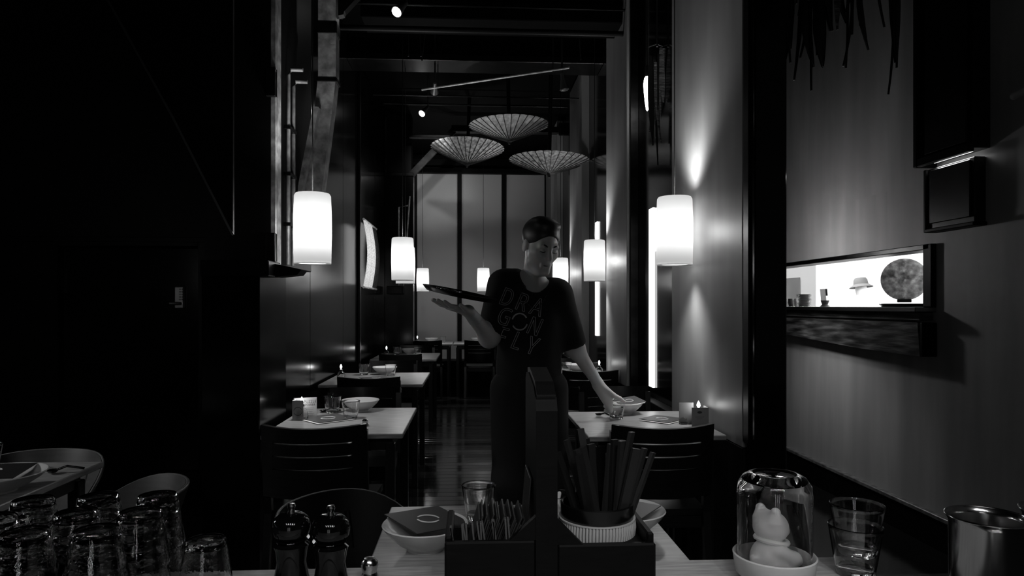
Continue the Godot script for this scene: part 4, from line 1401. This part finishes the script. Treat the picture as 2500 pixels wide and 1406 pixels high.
	for i in 17:
		var a := rs.randf() * TAU
		var r0 := sqrt(rs.randf()) * 0.034
		var base := Vector3(cos(a) * r0, 0.009, sin(a) * r0)
		var lean := Vector3(clampf(cos(a) * r0 * 1.5 - 0.022 + rs.randf_range(-0.02, 0.02), -0.045, 0.045), 0, sin(a) * r0 * 0.6)
		if i < 3:
			base = Vector3(0.03 + 0.008 * i, 0.009, 0.028 - 0.006 * i)
			lean = Vector3(0.03 + 0.008 * i, 0, 0.0)
		var L := rs.randf_range(0.125, 0.165)
		var tip := base + lean + Vector3(0, L, 0)
		single("chopstick", "flat dark wooden chopstick standing in the round holder", "chopstick", bar([base, base.lerp(tip, 0.5), tip], rs.randf_range(0.012, 0.0165), 0.006, Vector3(0.3, 0, 1).rotated(Vector3.UP, rs.randf() * 0.8)), "stick_a" if rs.randf() < 0.55 or i < 3 else "stick_b", Vector3(0.212, 0.9285, -1.142), Vector3.ZERO, "chopsticks standing in the round holder")

	# lucky cat under an upturned jar
	var sc := single("saucer_dish", "pale shallow dish under the upturned jar", "dish", lathe([Vector2(0, 0), Vector2(0.055, 0), Vector2(0.066, 0.012), Vector2(0.0705, 0.043), Vector2(0.0685, 0.045), Vector2(0.0665, 0.043), Vector2(0.062, 0.014), Vector2(0.05, 0.008), Vector2(0, 0.008)], 48), "ceramic", Vector3(0.532, 0.83, -1.17))
	var jar := single("glass_jar", "upturned clear glass jar over the white cat figurine", "jar", lathe([Vector2(0.0595, 0.0), Vector2(0.0615, 0.0), Vector2(0.0625, 0.01), Vector2(0.063, 0.14), Vector2(0.061, 0.158), Vector2(0.053, 0.17), Vector2(0.042, 0.176), Vector2(0.037, 0.177), Vector2(0.034, 0.172), Vector2(0.02, 0.17), Vector2(0, 0.17),
		Vector2(0, 0.163), Vector2(0.03, 0.164), Vector2(0.05, 0.161), Vector2(0.057, 0.152), Vector2(0.0595, 0.138), Vector2(0.0595, 0.0)].map(func(p): return p), 48), "glass", Vector3(0.532, 0.8385, -1.17))
	var cat := thing("cat_figurine", "white ceramic beckoning cat figurine under the glass jar, facing right", "figurine", Vector3(0.523, 0.8385, -1.168), 0.25)
	var q := [
		[0, Vector3(0.0, 0.03, 0), Vector3(0.034, 0.036, 0.031), Basis.IDENTITY], [0, Vector3(0.012, 0.012, 0), Vector3(0.034, 0.016, 0.033), Basis.IDENTITY],
		[0, Vector3(0.002, 0.085, 0), Vector3(0.0295, 0.0275, 0.031), Basis.IDENTITY], [0, Vector3(0.026, 0.077, 0), Vector3(0.011, 0.0095, 0.014), Basis.IDENTITY],
		[1, Vector3(-0.004, 0.1, 0.017), Vector3(-0.004, 0.115, 0.02), 0.015, 0.0085], [1, Vector3(-0.004, 0.1, -0.017), Vector3(-0.004, 0.113, -0.02), 0.015, 0.0085],
		[1, Vector3(0.0, 0.05, 0.024), Vector3(0.03, 0.035, 0.026), 0.012, 0.011], [1, Vector3(0.03, 0.034, 0.025), Vector3(0.042, 0.028, 0.02), 0.011, 0.009],
		[1, Vector3(0.004, 0.05, -0.022), Vector3(0.026, 0.072, -0.031), 0.011, 0.01], [1, Vector3(0.03, 0.006, 0.018), Vector3(0.042, 0.006, 0.019), 0.008, 0.007], [1, Vector3(0.03, 0.006, -0.018), Vector3(0.042, 0.006, -0.019), 0.008, 0.007],
		[1, Vector3(-0.03, 0.01, 0), Vector3(-0.036, 0.035, 0.004), 0.008, 0.006]]
	part(cat, "body", blob_mesh([[q, Vector3(-0.05, -0.006, -0.045), Vector3(0.056, 0.126, 0.045), 0.0024, 0.008]]), "figurine")
	part(cat, "collar", lathe(torus_profile(0.0265, 0.0045), 28), "figurine", Vector3(0.004, 0.062, 0), Vector3(0, 0, -0.15))
	part(cat, "bell", ball(Vector3.ONE * 0.006, 8), "figurine", Vector3(0.034, 0.055, 0))
	part(cat, "nose", ball(Vector3(0.002, 0.0022, 0.003), 6), "paper_grey", Vector3(0.0365, 0.08, 0))
	for s in [-1, 1]:
		part(cat, "eye", ball(Vector3(0.0015, 0.003, 0.0045), 6), "paper_grey", Vector3(0.0275, 0.09, s * 0.0125), Vector3(0, -s * 0.4, 0))

	# steel cups at the right edge
	var cup := lathe([Vector2(0, 0), Vector2(0.05, 0), Vector2(0.054, 0.004), Vector2(0.055, 0.16), Vector2(0.0595, 0.169), Vector2(0.059, 0.171), Vector2(0.0535, 0.166), Vector2(0.0525, 0.16), Vector2(0.052, 0.006), Vector2(0, 0.005)], 48)
	var pit := thing("steel_cup", "tall polished steel cup at the lower right corner", "cup", Vector3(0.83, 0.8, -1.05), 0, "polished steel cups")
	part(pit, "wall", cup, "steel")
	part(pit, "rim_bead", lathe(torus_profile(0.0595, 0.0018), 48), "steel", Vector3(0, 0.17, 0))
	copy(pit, "second steel cup just cut by the right edge", Vector3(0.975, 0.8, -1.07), 0.0)


func torus_profile(r: float, w: float) -> Array:
	var p := []
	for i in 9:
		var a := TAU * i / 8.0 - PI / 2
		p.append(Vector2(r + cos(a) * w, sin(a) * w))
	return p


# ---------------------------------------------------------------- bodies: smooth joins of capsules and ellipsoids, meshed as surface nets
# a prim is [0, centre, radii, basis], [1, a, b, ra, rb], or the same with 10 added to cut away, or [2, point, normal] to keep only what is behind a plane

func sdf(p: Vector3, prims: Array, k: float) -> float:
	var d := 1e9
	for q: Array in prims:
		var e := 0.0
		var t: int = q[0] % 10
		if t == 1:
			var pa: Vector3 = p - q[1]
			var ba: Vector3 = q[2] - q[1]
			var h := clampf(pa.dot(ba) / maxf(ba.length_squared(), 1e-9), 0.0, 1.0)
			e = (pa - ba * h).length() - lerpf(q[3], q[4], h)
		elif t == 0:
			var l: Vector3 = (p - q[1]) * (q[3] as Basis)
			var r: Vector3 = q[2]
			var k0 := (l / r).length()
			var k1 := (l / (r * r)).length()
			e = k0 * (k0 - 1.0) / k1 if k1 > 1e-6 else -minf(r.x, minf(r.y, r.z))
		else:
			d = maxf(d, (p - (q[1] as Vector3)).dot(q[2]))
			continue
		if q[0] >= 10:
			var kk := k * 0.5
			var hs := maxf(kk - absf(d + e), 0.0) / kk
			d = maxf(d, -e) + hs * hs * kk * 0.25
		else:
			var kk: float = q[5] if q.size() > 5 else (q[4] if t == 0 and q.size() > 4 else k)
			var hs := maxf(kk - absf(d - e), 0.0) / kk
			d = minf(d, e) - hs * hs * kk * 0.25
	return d


func blob_mesh(grids: Array) -> ArrayMesh:
	var verts := PackedVector3Array()
	var norms := PackedVector3Array()
	var index := PackedInt32Array()
	for gr: Array in grids:
		nets(gr[0], gr[1], gr[2], gr[3], gr[4], verts, norms, index)
	var arr := []
	arr.resize(Mesh.ARRAY_MAX)
	arr[Mesh.ARRAY_VERTEX] = verts
	arr[Mesh.ARRAY_NORMAL] = norms
	arr[Mesh.ARRAY_INDEX] = index
	var m := ArrayMesh.new()
	m.add_surface_from_arrays(Mesh.PRIMITIVE_TRIANGLES, arr)
	return m


func nets(prims: Array, lo: Vector3, hi: Vector3, cell: float, k: float, verts: PackedVector3Array, norms: PackedVector3Array, index: PackedInt32Array) -> void:
	var n := Vector3i(((hi - lo) / cell).ceil()) + Vector3i.ONE
	var sx := 1
	var sy := n.x
	var sz := n.x * n.y
	var val := PackedFloat32Array()
	val.resize(n.x * n.y * n.z)
	var B := 4
	for bz in range(0, n.z, B):
		for by in range(0, n.y, B):
			for bx in range(0, n.x, B):
				var c := lo + (Vector3(bx, by, bz) + Vector3.ONE * 1.5) * cell
				var dc := sdf(c, prims, k)
				var near := absf(dc) < cell * 5.5 + k * 0.3
				for z in range(bz, mini(bz + B, n.z)):
					for y in range(by, mini(by + B, n.y)):
						for x in range(bx, mini(bx + B, n.x)):
							val[x + y * sy + z * sz] = sdf(lo + Vector3(x, y, z) * cell, prims, k) if near else dc
	var id := PackedInt32Array()
	id.resize(val.size())
	id.fill(-1)
	var corner := [0, sx, sy, sx + sy, sz, sx + sz, sy + sz, sx + sy + sz]
	var offs := [Vector3(0, 0, 0), Vector3(1, 0, 0), Vector3(0, 1, 0), Vector3(1, 1, 0), Vector3(0, 0, 1), Vector3(1, 0, 1), Vector3(0, 1, 1), Vector3(1, 1, 1)]
	var edges := [[0, 1], [2, 3], [4, 5], [6, 7], [0, 2], [1, 3], [4, 6], [5, 7], [0, 4], [1, 5], [2, 6], [3, 7]]
	var first := verts.size()
	for z in n.z - 1:
		for y in n.y - 1:
			for x in n.x - 1:
				var at := x + y * sy + z * sz
				var inside := 0
				for o: int in corner:
					if val[at + o] < 0.0:
						inside += 1
				if inside == 0 or inside == 8:
					continue
				var sum := Vector3.ZERO
				var cnt := 0
				for e: Array in edges:
					var va := val[at + corner[e[0]]]
					var vb := val[at + corner[e[1]]]
					if (va < 0.0) != (vb < 0.0):
						sum += (offs[e[0]] as Vector3).lerp(offs[e[1]], va / (va - vb))
						cnt += 1
				id[at] = verts.size()
				verts.append(lo + (Vector3(x, y, z) + sum / cnt) * cell)
	for z in range(1, n.z - 1):
		for y in range(1, n.y - 1):
			for x in range(1, n.x - 1):
				var at := x + y * sy + z * sz
				var s := val[at] < 0.0
				for ax in 3:
					var step: int = [sx, sy, sz][ax]
					if s == (val[at + step] < 0.0):
						continue
					var u: int = [sy, sz, sx][ax]
					var v: int = [sz, sx, sy][ax]
					var a := id[at - u - v]
					var b := id[at - v]
					var c := id[at]
					var d := id[at - u]
					if a < 0 or b < 0 or c < 0 or d < 0:
						continue
					if s:       # outside lies towards +axis; clockwise as seen from there
						index.append_array([a, c, b, a, d, c])
					else:
						index.append_array([a, b, c, a, c, d])
	norms.resize(verts.size())
	var e := cell * 0.5
	for i in range(first, verts.size()):
		var p := verts[i]
		norms[i] = Vector3(sdf(p + Vector3(e, 0, 0), prims, k) - sdf(p - Vector3(e, 0, 0), prims, k),
			sdf(p + Vector3(0, e, 0), prims, k) - sdf(p - Vector3(0, e, 0), prims, k),
			sdf(p + Vector3(0, 0, e), prims, k) - sdf(p - Vector3(0, 0, e), prims, k)).normalized()


# ---------------------------------------------------------------- the waiter

func cap(a: Vector3, b: Vector3, ra: float, rb: float, k := -1.0) -> Array:
	return [1, a, b, ra, rb] if k < 0 else [1, a, b, ra, rb, k]


func make_waiter() -> void:
	var o := thing("person", "waiter in a dark printed T-shirt carrying a tray and setting down a glass", "person", Vector3(0.27, 0, -3.15))
	var org := Vector3(0.27, 0, -3.15)
	# joints, in the scene's own metres
	var sh_r := Vector3(0.137, 1.405, -3.14)
	var el_r := Vector3(0.082, 1.165, -3.09)
	var wr_r := Vector3(-0.012, 1.285, -2.93)
	var sh_l := Vector3(0.412, 1.362, -3.16)
	var el_l := Vector3(0.485, 1.115, -3.2)
	var wr_l := Vector3(0.61, 0.935, -3.27)
	var neck0 := Vector3(0.283, 1.38, -3.165)
	var hc := Vector3(0.318, 1.578, -3.115)
	var hb := Basis(Vector3.UP, 0.42) * Basis(Vector3.RIGHT, 0.34) * Basis(Vector3.BACK, -0.06)
	var hip_r := Vector3(0.185, 0.92, -3.16)
	var hip_l := Vector3(0.355, 0.92, -3.17)
	var kn_r := Vector3(0.175, 0.5, -3.12)
	var kn_l := Vector3(0.37, 0.5, -3.13)
	var an_r := Vector3(0.17, 0.09, -3.17)
	var an_l := Vector3(0.385, 0.09, -3.18)
	var H := func(v: Vector3) -> Vector3: return hc + hb * v
	var torso := [
		[0, Vector3(0.272, 1.24, -3.165), Vector3(0.152, 0.2, 0.105), Basis.IDENTITY],
		[0, Vector3(0.268, 1.02, -3.165), Vector3(0.142, 0.19, 0.1), Basis.IDENTITY],
		cap(sh_r + Vector3(0.03, 0.0, -0.01), sh_l - Vector3(0.03, 0.0, 0), 0.058, 0.06),
		cap(Vector3(0.22, 1.415, -3.175), neck0 + Vector3(0, 0.02, 0), 0.05, 0.052),
	]
	var arms := [
		cap(sh_r, el_r, 0.05, 0.04), cap(el_r, wr_r, 0.04, 0.026),
		cap(sh_l, el_l, 0.05, 0.04), cap(el_l, wr_l, 0.04, 0.026),
	]
	var legs := [cap(hip_r, kn_r, 0.085, 0.056), cap(kn_r, an_r, 0.054, 0.038), cap(hip_l, kn_l, 0.085, 0.056), cap(kn_l, an_l, 0.054, 0.038)]
	var head := [
		cap(neck0, H.call(Vector3(0, -0.03, -0.036)), 0.052, 0.044, 0.03),
		[0, H.call(Vector3(0, 0.036, -0.014)), Vector3(0.074, 0.084, 0.094), hb],
		[0, H.call(Vector3(0, -0.03, 0.02)), Vector3(0.058, 0.078, 0.066), hb],
		cap(H.call(Vector3(-0.014, -0.1, 0.062)), H.call(Vector3(0.014, -0.1, 0.062)), 0.017, 0.017, 0.03),
		cap(H.call(Vector3(-0.045, -0.075, 0.02)), H.call(Vector3(-0.02, -0.1, 0.05)), 0.016, 0.014, 0.03),
		cap(H.call(Vector3(0.045, -0.075, 0.02)), H.call(Vector3(0.02, -0.1, 0.05)), 0.016, 0.014, 0.03),
		cap(H.call(Vector3(-0.042, -0.018, 0.055)), H.call(Vector3(-0.046, -0.022, 0.04)), 0.02, 0.022, 0.03),
		cap(H.call(Vector3(0.042, -0.018, 0.055)), H.call(Vector3(0.046, -0.022, 0.04)), 0.02, 0.022, 0.03),
		cap(H.call(Vector3(-0.038, 0.021, 0.072)), H.call(Vector3(0.038, 0.021, 0.072)), 0.011, 0.011, 0.018),
		[10, H.call(Vector3(-0.031, 0.002, 0.097)), Vector3(0.019, 0.012, 0.016), hb],
		[10, H.call(Vector3(0.031, 0.002, 0.097)), Vector3(0.019, 0.012, 0.016), hb],
		[0, H.call(Vector3(-0.031, 0.001, 0.0715)), Vector3(0.0145, 0.0115, 0.0125), hb, 0.003],
		[0, H.call(Vector3(0.031, 0.001, 0.0715)), Vector3(0.0145, 0.0115, 0.0125), hb, 0.003],
		cap(H.call(Vector3(0, 0.014, 0.082)), H.call(Vector3(0, -0.028, 0.103)), 0.0085, 0.0115, 0.012),
		cap(H.call(Vector3(-0.011, -0.033, 0.092)), H.call(Vector3(0.011, -0.033, 0.092)), 0.0085, 0.0085, 0.008),
		cap(H.call(Vector3(-0.019, -0.0625, 0.077)), H.call(Vector3(0.019, -0.0625, 0.077)), 0.0062, 0.0062, 0.008),
		cap(H.call(Vector3(-0.017, -0.073, 0.0765)), H.call(Vector3(0.017, -0.073, 0.0765)), 0.007, 0.007, 0.008),
		[0, H.call(Vector3(-0.076, -0.004, -0.01)), Vector3(0.009, 0.031, 0.019), hb, 0.008],
		[0, H.call(Vector3(0.076, -0.004, -0.01)), Vector3(0.009, 0.031, 0.019), hb, 0.008],
	]
	# right hand: flat under the tray, fingers spread to the left and forward
	var px := Vector3(-0.83, 0.2, 0.52).normalized()       # wrist to fingertips
	var py := Vector3(0.2, 0.97, -0.06).normalized()       # palm faces up
	var pz := px.cross(py).normalized()
	var hand_r := [cap(el_r.lerp(wr_r, 0.7), wr_r, 0.031, 0.026)]
	for i in 4:
		var s: float = [-0.031, -0.0105, 0.0105, 0.03][i]
		hand_r.append(cap(wr_r + pz * s * 0.5, wr_r + px * 0.085 + pz * s, 0.017, 0.0125, 0.015))
		var L: float = [0.062, 0.078, 0.082, 0.072][i]
		var f0 := wr_r + px * 0.085 + pz * s
		var f1 := f0 + (px + pz * s * 6.0).normalized() * L * 0.45 + py * 0.002
		var f2 := f1 + (px + pz * s * 6.0).normalized() * L * 0.55 + py * 0.012
		hand_r.append(cap(f0, f1, 0.0095, 0.0088, 0.004))
		hand_r.append(cap(f1, f2, 0.0088, 0.0075, 0.004))
	var tr0 := wr_r + px * 0.02 + pz * -0.02
	var tr1 := tr0 + px * 0.035 - pz * 0.04 + py * 0.004
	hand_r.append(cap(tr0, tr1, 0.014, 0.0105, 0.01))
	hand_r.append(cap(tr1, tr1 + px * 0.032 - pz * 0.014 + py * 0.008, 0.0105, 0.0085, 0.004))
	# left hand: closed round the upper part of the glass
	var gc := Vector3(0.715, 0.0, -3.33)
	var hand_l := [cap(el_l.lerp(wr_l, 0.7), wr_l, 0.031, 0.026)]
	var dirp := Vector3(-0.80, 0, 0.6)
	var a0 := atan2(dirp.z, dirp.x)
	for i in 4:
		var y := 0.846 - 0.0185 * i
		var rr := 0.052 + (y - 0.80) * 0.15 + 0.002
		var knuckle := gc + Vector3(cos(a0 - 0.25) * (rr + 0.008), y + 0.008, sin(a0 - 0.25) * (rr + 0.008))
		hand_l.append(cap(wr_l + Vector3(0.0, 0.004 - 0.008 * i, 0.0), knuckle, 0.019, 0.0125, 0.014))
		var prev := knuckle
		for j in 3:
			var a: float = a0 - 0.25 + (j + 1) * [0.62, 0.66, 0.62, 0.52][i]
			var nx := gc + Vector3(cos(a) * rr, y, sin(a) * rr)
			hand_l.append(cap(prev, nx, 0.0094 - 0.0006 * j, 0.0088 - 0.0006 * j, 0.003))
			prev = nx
	var th0 := gc + Vector3(cos(a0 - 0.5) * 0.07, 0.875, sin(a0 - 0.5) * 0.07)
	var th1 := gc + Vector3(cos(a0 - 1.0) * 0.058, 0.858, sin(a0 - 1.0) * 0.058)
	var th2 := gc + Vector3(cos(a0 - 1.5) * 0.055, 0.84, sin(a0 - 1.5) * 0.055)
	hand_l.append(cap(wr_l, th0, 0.02, 0.013, 0.014))
	hand_l.append(cap(th0, th1, 0.0125, 0.0105, 0.005))
	hand_l.append(cap(th1, th2, 0.0105, 0.0085, 0.004))
	var move := func(list: Array) -> Array:
		var out := []
		for q: Array in list:
			var c := q.duplicate()
			c[1] = c[1] - org
			if q[0] % 10 == 1:
				c[2] = c[2] - org
			out.append(c)
		return out
	var slim := []
	for q: Array in torso:
		var c := q.duplicate()
		if q[0] == 0:
			c[2] = c[2] - Vector3.ONE * 0.012
		else:
			c[3] -= 0.012
			c[4] -= 0.012
		slim.append(c)
	var body_grid := [move.call(slim + arms + legs + [cap(neck0, H.call(Vector3(0, -0.03, -0.036)), 0.047, 0.038), [0, H.call(Vector3(0, 0.02, -0.02)), Vector3(0.035, 0.05, 0.045), hb]]), Vector3(-0.32, 0.04, -0.24), Vector3(0.4, 1.62, 0.26), 0.014, 0.05]
	var head_grid := [move.call(head), hc - org - Vector3(0.13, 0.23, 0.14), hc - org + Vector3(0.14, 0.15, 0.15), 0.004, 0.03]
	var hr_grid := [move.call(hand_r), wr_r - org - Vector3(0.21, 0.07, 0.08), wr_r - org + Vector3(0.06, 0.09, 0.2), 0.0036, 0.012]
	var hl_grid := [move.call(hand_l), Vector3(0.575, 0.755, -3.42) - org, Vector3(0.79, 1.0, -3.21) - org, 0.0036, 0.012]
	part(o, "body", blob_mesh([body_grid, head_grid, hr_grid, hl_grid]), "skin")
	# hair, brows
	var hair := [
		[0, H.call(Vector3(0, 0.05, -0.02)), Vector3(0.083, 0.086, 0.1), hb],
		[0, H.call(Vector3(0.004, 0.108, 0.018)), Vector3(0.06, 0.026, 0.046), hb],
		[10, H.call(Vector3(0, -0.035, 0.085)), Vector3(0.078, 0.1, 0.085), hb],
		[2, H.call(Vector3(0, -0.045, -0.05)), -(hb * Vector3(0, 1, -0.35)).normalized()],
	]
	var hg := move.call(hair) as Array
	part(o, "hair", blob_mesh([[hg, hc - org - Vector3(0.15, 0.12, 0.16), hc - org + Vector3(0.15, 0.19, 0.15), 0.005, 0.02]]), "hair")
	for s in [-1, 1]:
		part(o, "eyebrow", tube([H.call(Vector3(s * 0.015, 0.019, 0.086)) - org, H.call(Vector3(s * 0.022, 0.0235, 0.0855)) - org, H.call(Vector3(s * 0.031, 0.0262, 0.082)) - org, H.call(Vector3(s * 0.041, 0.025, 0.0755)) - org, H.call(Vector3(s * 0.05, 0.02, 0.067)) - org], 0.0038, 8, [0.6, 1.0, 1.0, 0.8, 0.4]), "hair")
		part(o, "eyelid", tube([H.call(Vector3(s * 0.019, -0.003, 0.081)) - org, H.call(Vector3(s * 0.025, -0.0062, 0.0832)) - org, H.call(Vector3(s * 0.031, -0.0072, 0.0835)) - org, H.call(Vector3(s * 0.038, -0.006, 0.081)) - org, H.call(Vector3(s * 0.044, -0.003, 0.0765)) - org], 0.0016, 6), "hair")
	part(o, "lips", tube([H.call(Vector3(-0.021, -0.0672, 0.0765)) - org, H.call(Vector3(-0.01, -0.0668, 0.0835)) - org, H.call(Vector3(0, -0.0675, 0.0848)) - org, H.call(Vector3(0.01, -0.0668, 0.0835)) - org, H.call(Vector3(0.021, -0.0672, 0.0765)) - org], 0.0034, 8, [0.4, 1.0, 1.0, 1.0, 0.4]), "lip")
	# T-shirt
	var ts := []
	for q: Array in torso:
		var c := q.duplicate()
		if q[0] == 0:
			c[2] = c[2] + Vector3.ONE * 0.012
		else:
			c[3] += 0.008
			c[4] += 0.008
		ts.append(c)
	ts.append(cap(sh_r, sh_r.lerp(el_r, 0.86), 0.06, 0.061))
	ts.append(cap(sh_l, sh_l.lerp(el_l, 0.92), 0.06, 0.063))
	ts.append([11, neck0 + Vector3(0.004, 0.02, 0.03), neck0 + Vector3(0.02, 0.12, 0.045), 0.062, 0.08])
	ts.append([11, sh_r.lerp(el_r, 1.16), sh_r.lerp(el_r, 1.3), 0.07, 0.07])
	ts.append([11, sh_l.lerp(el_l, 1.22), sh_l.lerp(el_l, 1.34), 0.07, 0.07])
	var tsm := move.call(ts) as Array
	tsm.append([2, Vector3(0, 0.84, 0), Vector3(0, -1, 0)])
	var shirt := part(o, "shirt", blob_mesh([[tsm, Vector3(-0.3, 0.81, -0.22), Vector3(0.34, 1.52, 0.24), 0.012, 0.05]]), "shirt")
	# trousers and shoes
	var tr := []
	for q: Array in legs:
		var c := q.duplicate()
		c[3] += 0.014
		c[4] += 0.022
		tr.append(c)
	tr.append([0, Vector3(0.268, 0.93, -3.165), Vector3(0.13, 0.12, 0.095), Basis.IDENTITY])
	var trm := move.call(tr) as Array
	trm.append([2, Vector3(0, 0.06, 0), Vector3(0, -1, 0)])
	part(o, "trousers", blob_mesh([[trm, Vector3(-0.24, 0.03, -0.18), Vector3(0.26, 1.06, 0.18), 0.016, 0.05]]), "trousers")
	for an in [an_r, an_l]:
		var f: Vector3 = an - org
		part(o, "shoe", blob_mesh([[[[1, Vector3(0, 0.05, -0.03), Vector3(0, 0.035, 0.12), 0.045, 0.036], [1, Vector3(0, 0.03, 0.02), Vector3(0, 0.026, 0.17), 0.042, 0.034], [2, Vector3.ZERO, Vector3(0, -1, 0)]], Vector3(-0.06, -0.02, -0.1), Vector3(0.06, 0.11, 0.23), 0.01, 0.03]]), "shoe", Vector3(f.x, 0.002, f.z))
	# necklace cord and the outlined print, laid on the shirt's surface
	var onshirt := func(x: float, y: float) -> float:
		var z := 0.2
		while z > -0.1:
			var d := sdf(Vector3(x, y, z), tsm, 0.05)
			if d < 0.0015:
				return z
			z -= maxf(d * 0.7, 0.001)
		return -1.0
	var st := begin()
	var words := ["DRA", "GON", "FLY"]
	for line in 3:
		for col in 3:
			var ch: String = words[line][col]
			var centre := Vector2(-0.108 + 0.068 * col - 0.012 * line, 1.345 - 0.022 * col - 0.087 * line)
			if ch == "O":
				for arc in 2:
					var pts := []
					for i in 12:
						var a: float = arc * PI + 0.5 + i / 11.0 * 2.35
						var x: float = centre.x + cos(a) * 0.034
						var y: float = centre.y + sin(a) * 0.037
						var z: float = onshirt.call(x, y)
						if z > -0.5:
							pts.append(Vector3(x, y, z))
					if pts.size() > 3:
						add_sweep(st, pts, rect(0.006, 0.003), Vector3.BACK)
				continue
			var tm := TextMesh.new()
			var f := SystemFont.new()
			f.font_names = PackedStringArray(["Droid Sans"])
			tm.font = f
			tm.text = ch
			tm.font_size = 64
			tm.pixel_size = 0.078 / 46.0
			tm.depth = 0.0
			tm.curve_step = 2.0
			for seg in outline(tm):
				var ends := []
				for e in [0.0, 0.25, 0.5, 0.75, 1.0]:
					var v: Vector2 = (seg[0] as Vector2).lerp(seg[1], e)
					v = Vector2(v.x * 0.85 + v.y * 0.1, v.y).rotated(-0.3) + centre
					var z: float = onshirt.call(v.x, v.y)
					if z > -0.5:
						ends.append(Vector3(v.x, v.y, z))
				if ends.size() == 5 and ends[0].distance_to(ends[4]) > 1e-4:
					add_sweep(st, ends, rect(0.0022, 0.0022), Vector3.BACK)
	part(shirt, "shirt_print", done(st), "shirt_print")
	var cord := []
	for i in 11:
		var t := i / 10.0
		var x := lerpf(-0.055, 0.085, t)
		var y := 1.385 - 0.09 * sin(PI * t)
		cord.append(Vector3(x, y, maxf(onshirt.call(x, y), 0.02) + 0.001))
	part(o, "neck_cord", tube(cord, 0.0016, 5), "leaf_dark")

	# the tray on the raised hand and what is left on it
	var tb := Basis(Vector3.BACK, -0.2) * Basis(Vector3.RIGHT, 0.06)
	var tray := thing("serving_tray", "round dark tray balanced on the waiter's raised hand", "tray", Vector3(-0.045, 1.357, -2.915))
	tray.basis = tb
	part(tray, "tray", lathe([Vector2(0, -0.008), Vector2(0.145, -0.008), Vector2(0.163, 0.008), Vector2(0.165, 0.011), Vector2(0.161, 0.011), Vector2(0.143, -0.003), Vector2(0, -0.003)], 40), "holder_black")
	var dish := thing("small_dish", "small pale dish with leftovers on the waiter's tray", "dish", Vector3(-0.045, 1.357, -2.915) + tb * Vector3(-0.05, -0.002, 0.02))
	dish.basis = tb
	part(dish, "dish", lathe([Vector2(0, 0), Vector2(0.035, 0), Vector2(0.055, 0.012), Vector2(0.053, 0.014), Vector2(0.034, 0.004), Vector2(0, 0.004)], 24), "glass")
	var rr := RandomNumberGenerator.new()
	rr.seed = 4
	for i in 7:
		part(dish, "food_scrap", ball(Vector3(0.011, 0.006, 0.009), 6), "food_dark" if i % 2 else "paper_grey", Vector3(rr.randf_range(-0.03, 0.03), 0.009, rr.randf_range(-0.03, 0.03)), Vector3(0, rr.randf() * 3.0, 0.3))


func outline(tm: TextMesh) -> Array:       # the edges of a letter's face that only one triangle has
	var arr := tm.get_mesh_arrays()
	var v: PackedVector3Array = arr[Mesh.ARRAY_VERTEX]
	var ix: PackedInt32Array = arr[Mesh.ARRAY_INDEX] if arr[Mesh.ARRAY_INDEX] != null else PackedInt32Array(range(v.size()))
	var nm: PackedVector3Array = arr[Mesh.ARRAY_NORMAL]
	var count := {}
	var where := {}
	for i in range(0, ix.size(), 3):
		if nm[ix[i]].z < 0.5:
			continue
		for e in 3:
			var p := v[ix[i + e]]
			var q := v[ix[i + (e + 1) % 3]]
			var kp := Vector2i(roundi(p.x * 1e5), roundi(p.y * 1e5))
			var kq := Vector2i(roundi(q.x * 1e5), roundi(q.y * 1e5))
			if kp == kq:
				continue
			var key := [kp, kq] if kp < kq else [kq, kp]
			count[key] = count.get(key, 0) + 1
			where[key] = [Vector2(p.x, p.y), Vector2(q.x, q.y)]
	var out := []
	for key in count:
		if count[key] == 1:
			out.append(where[key])
	return out
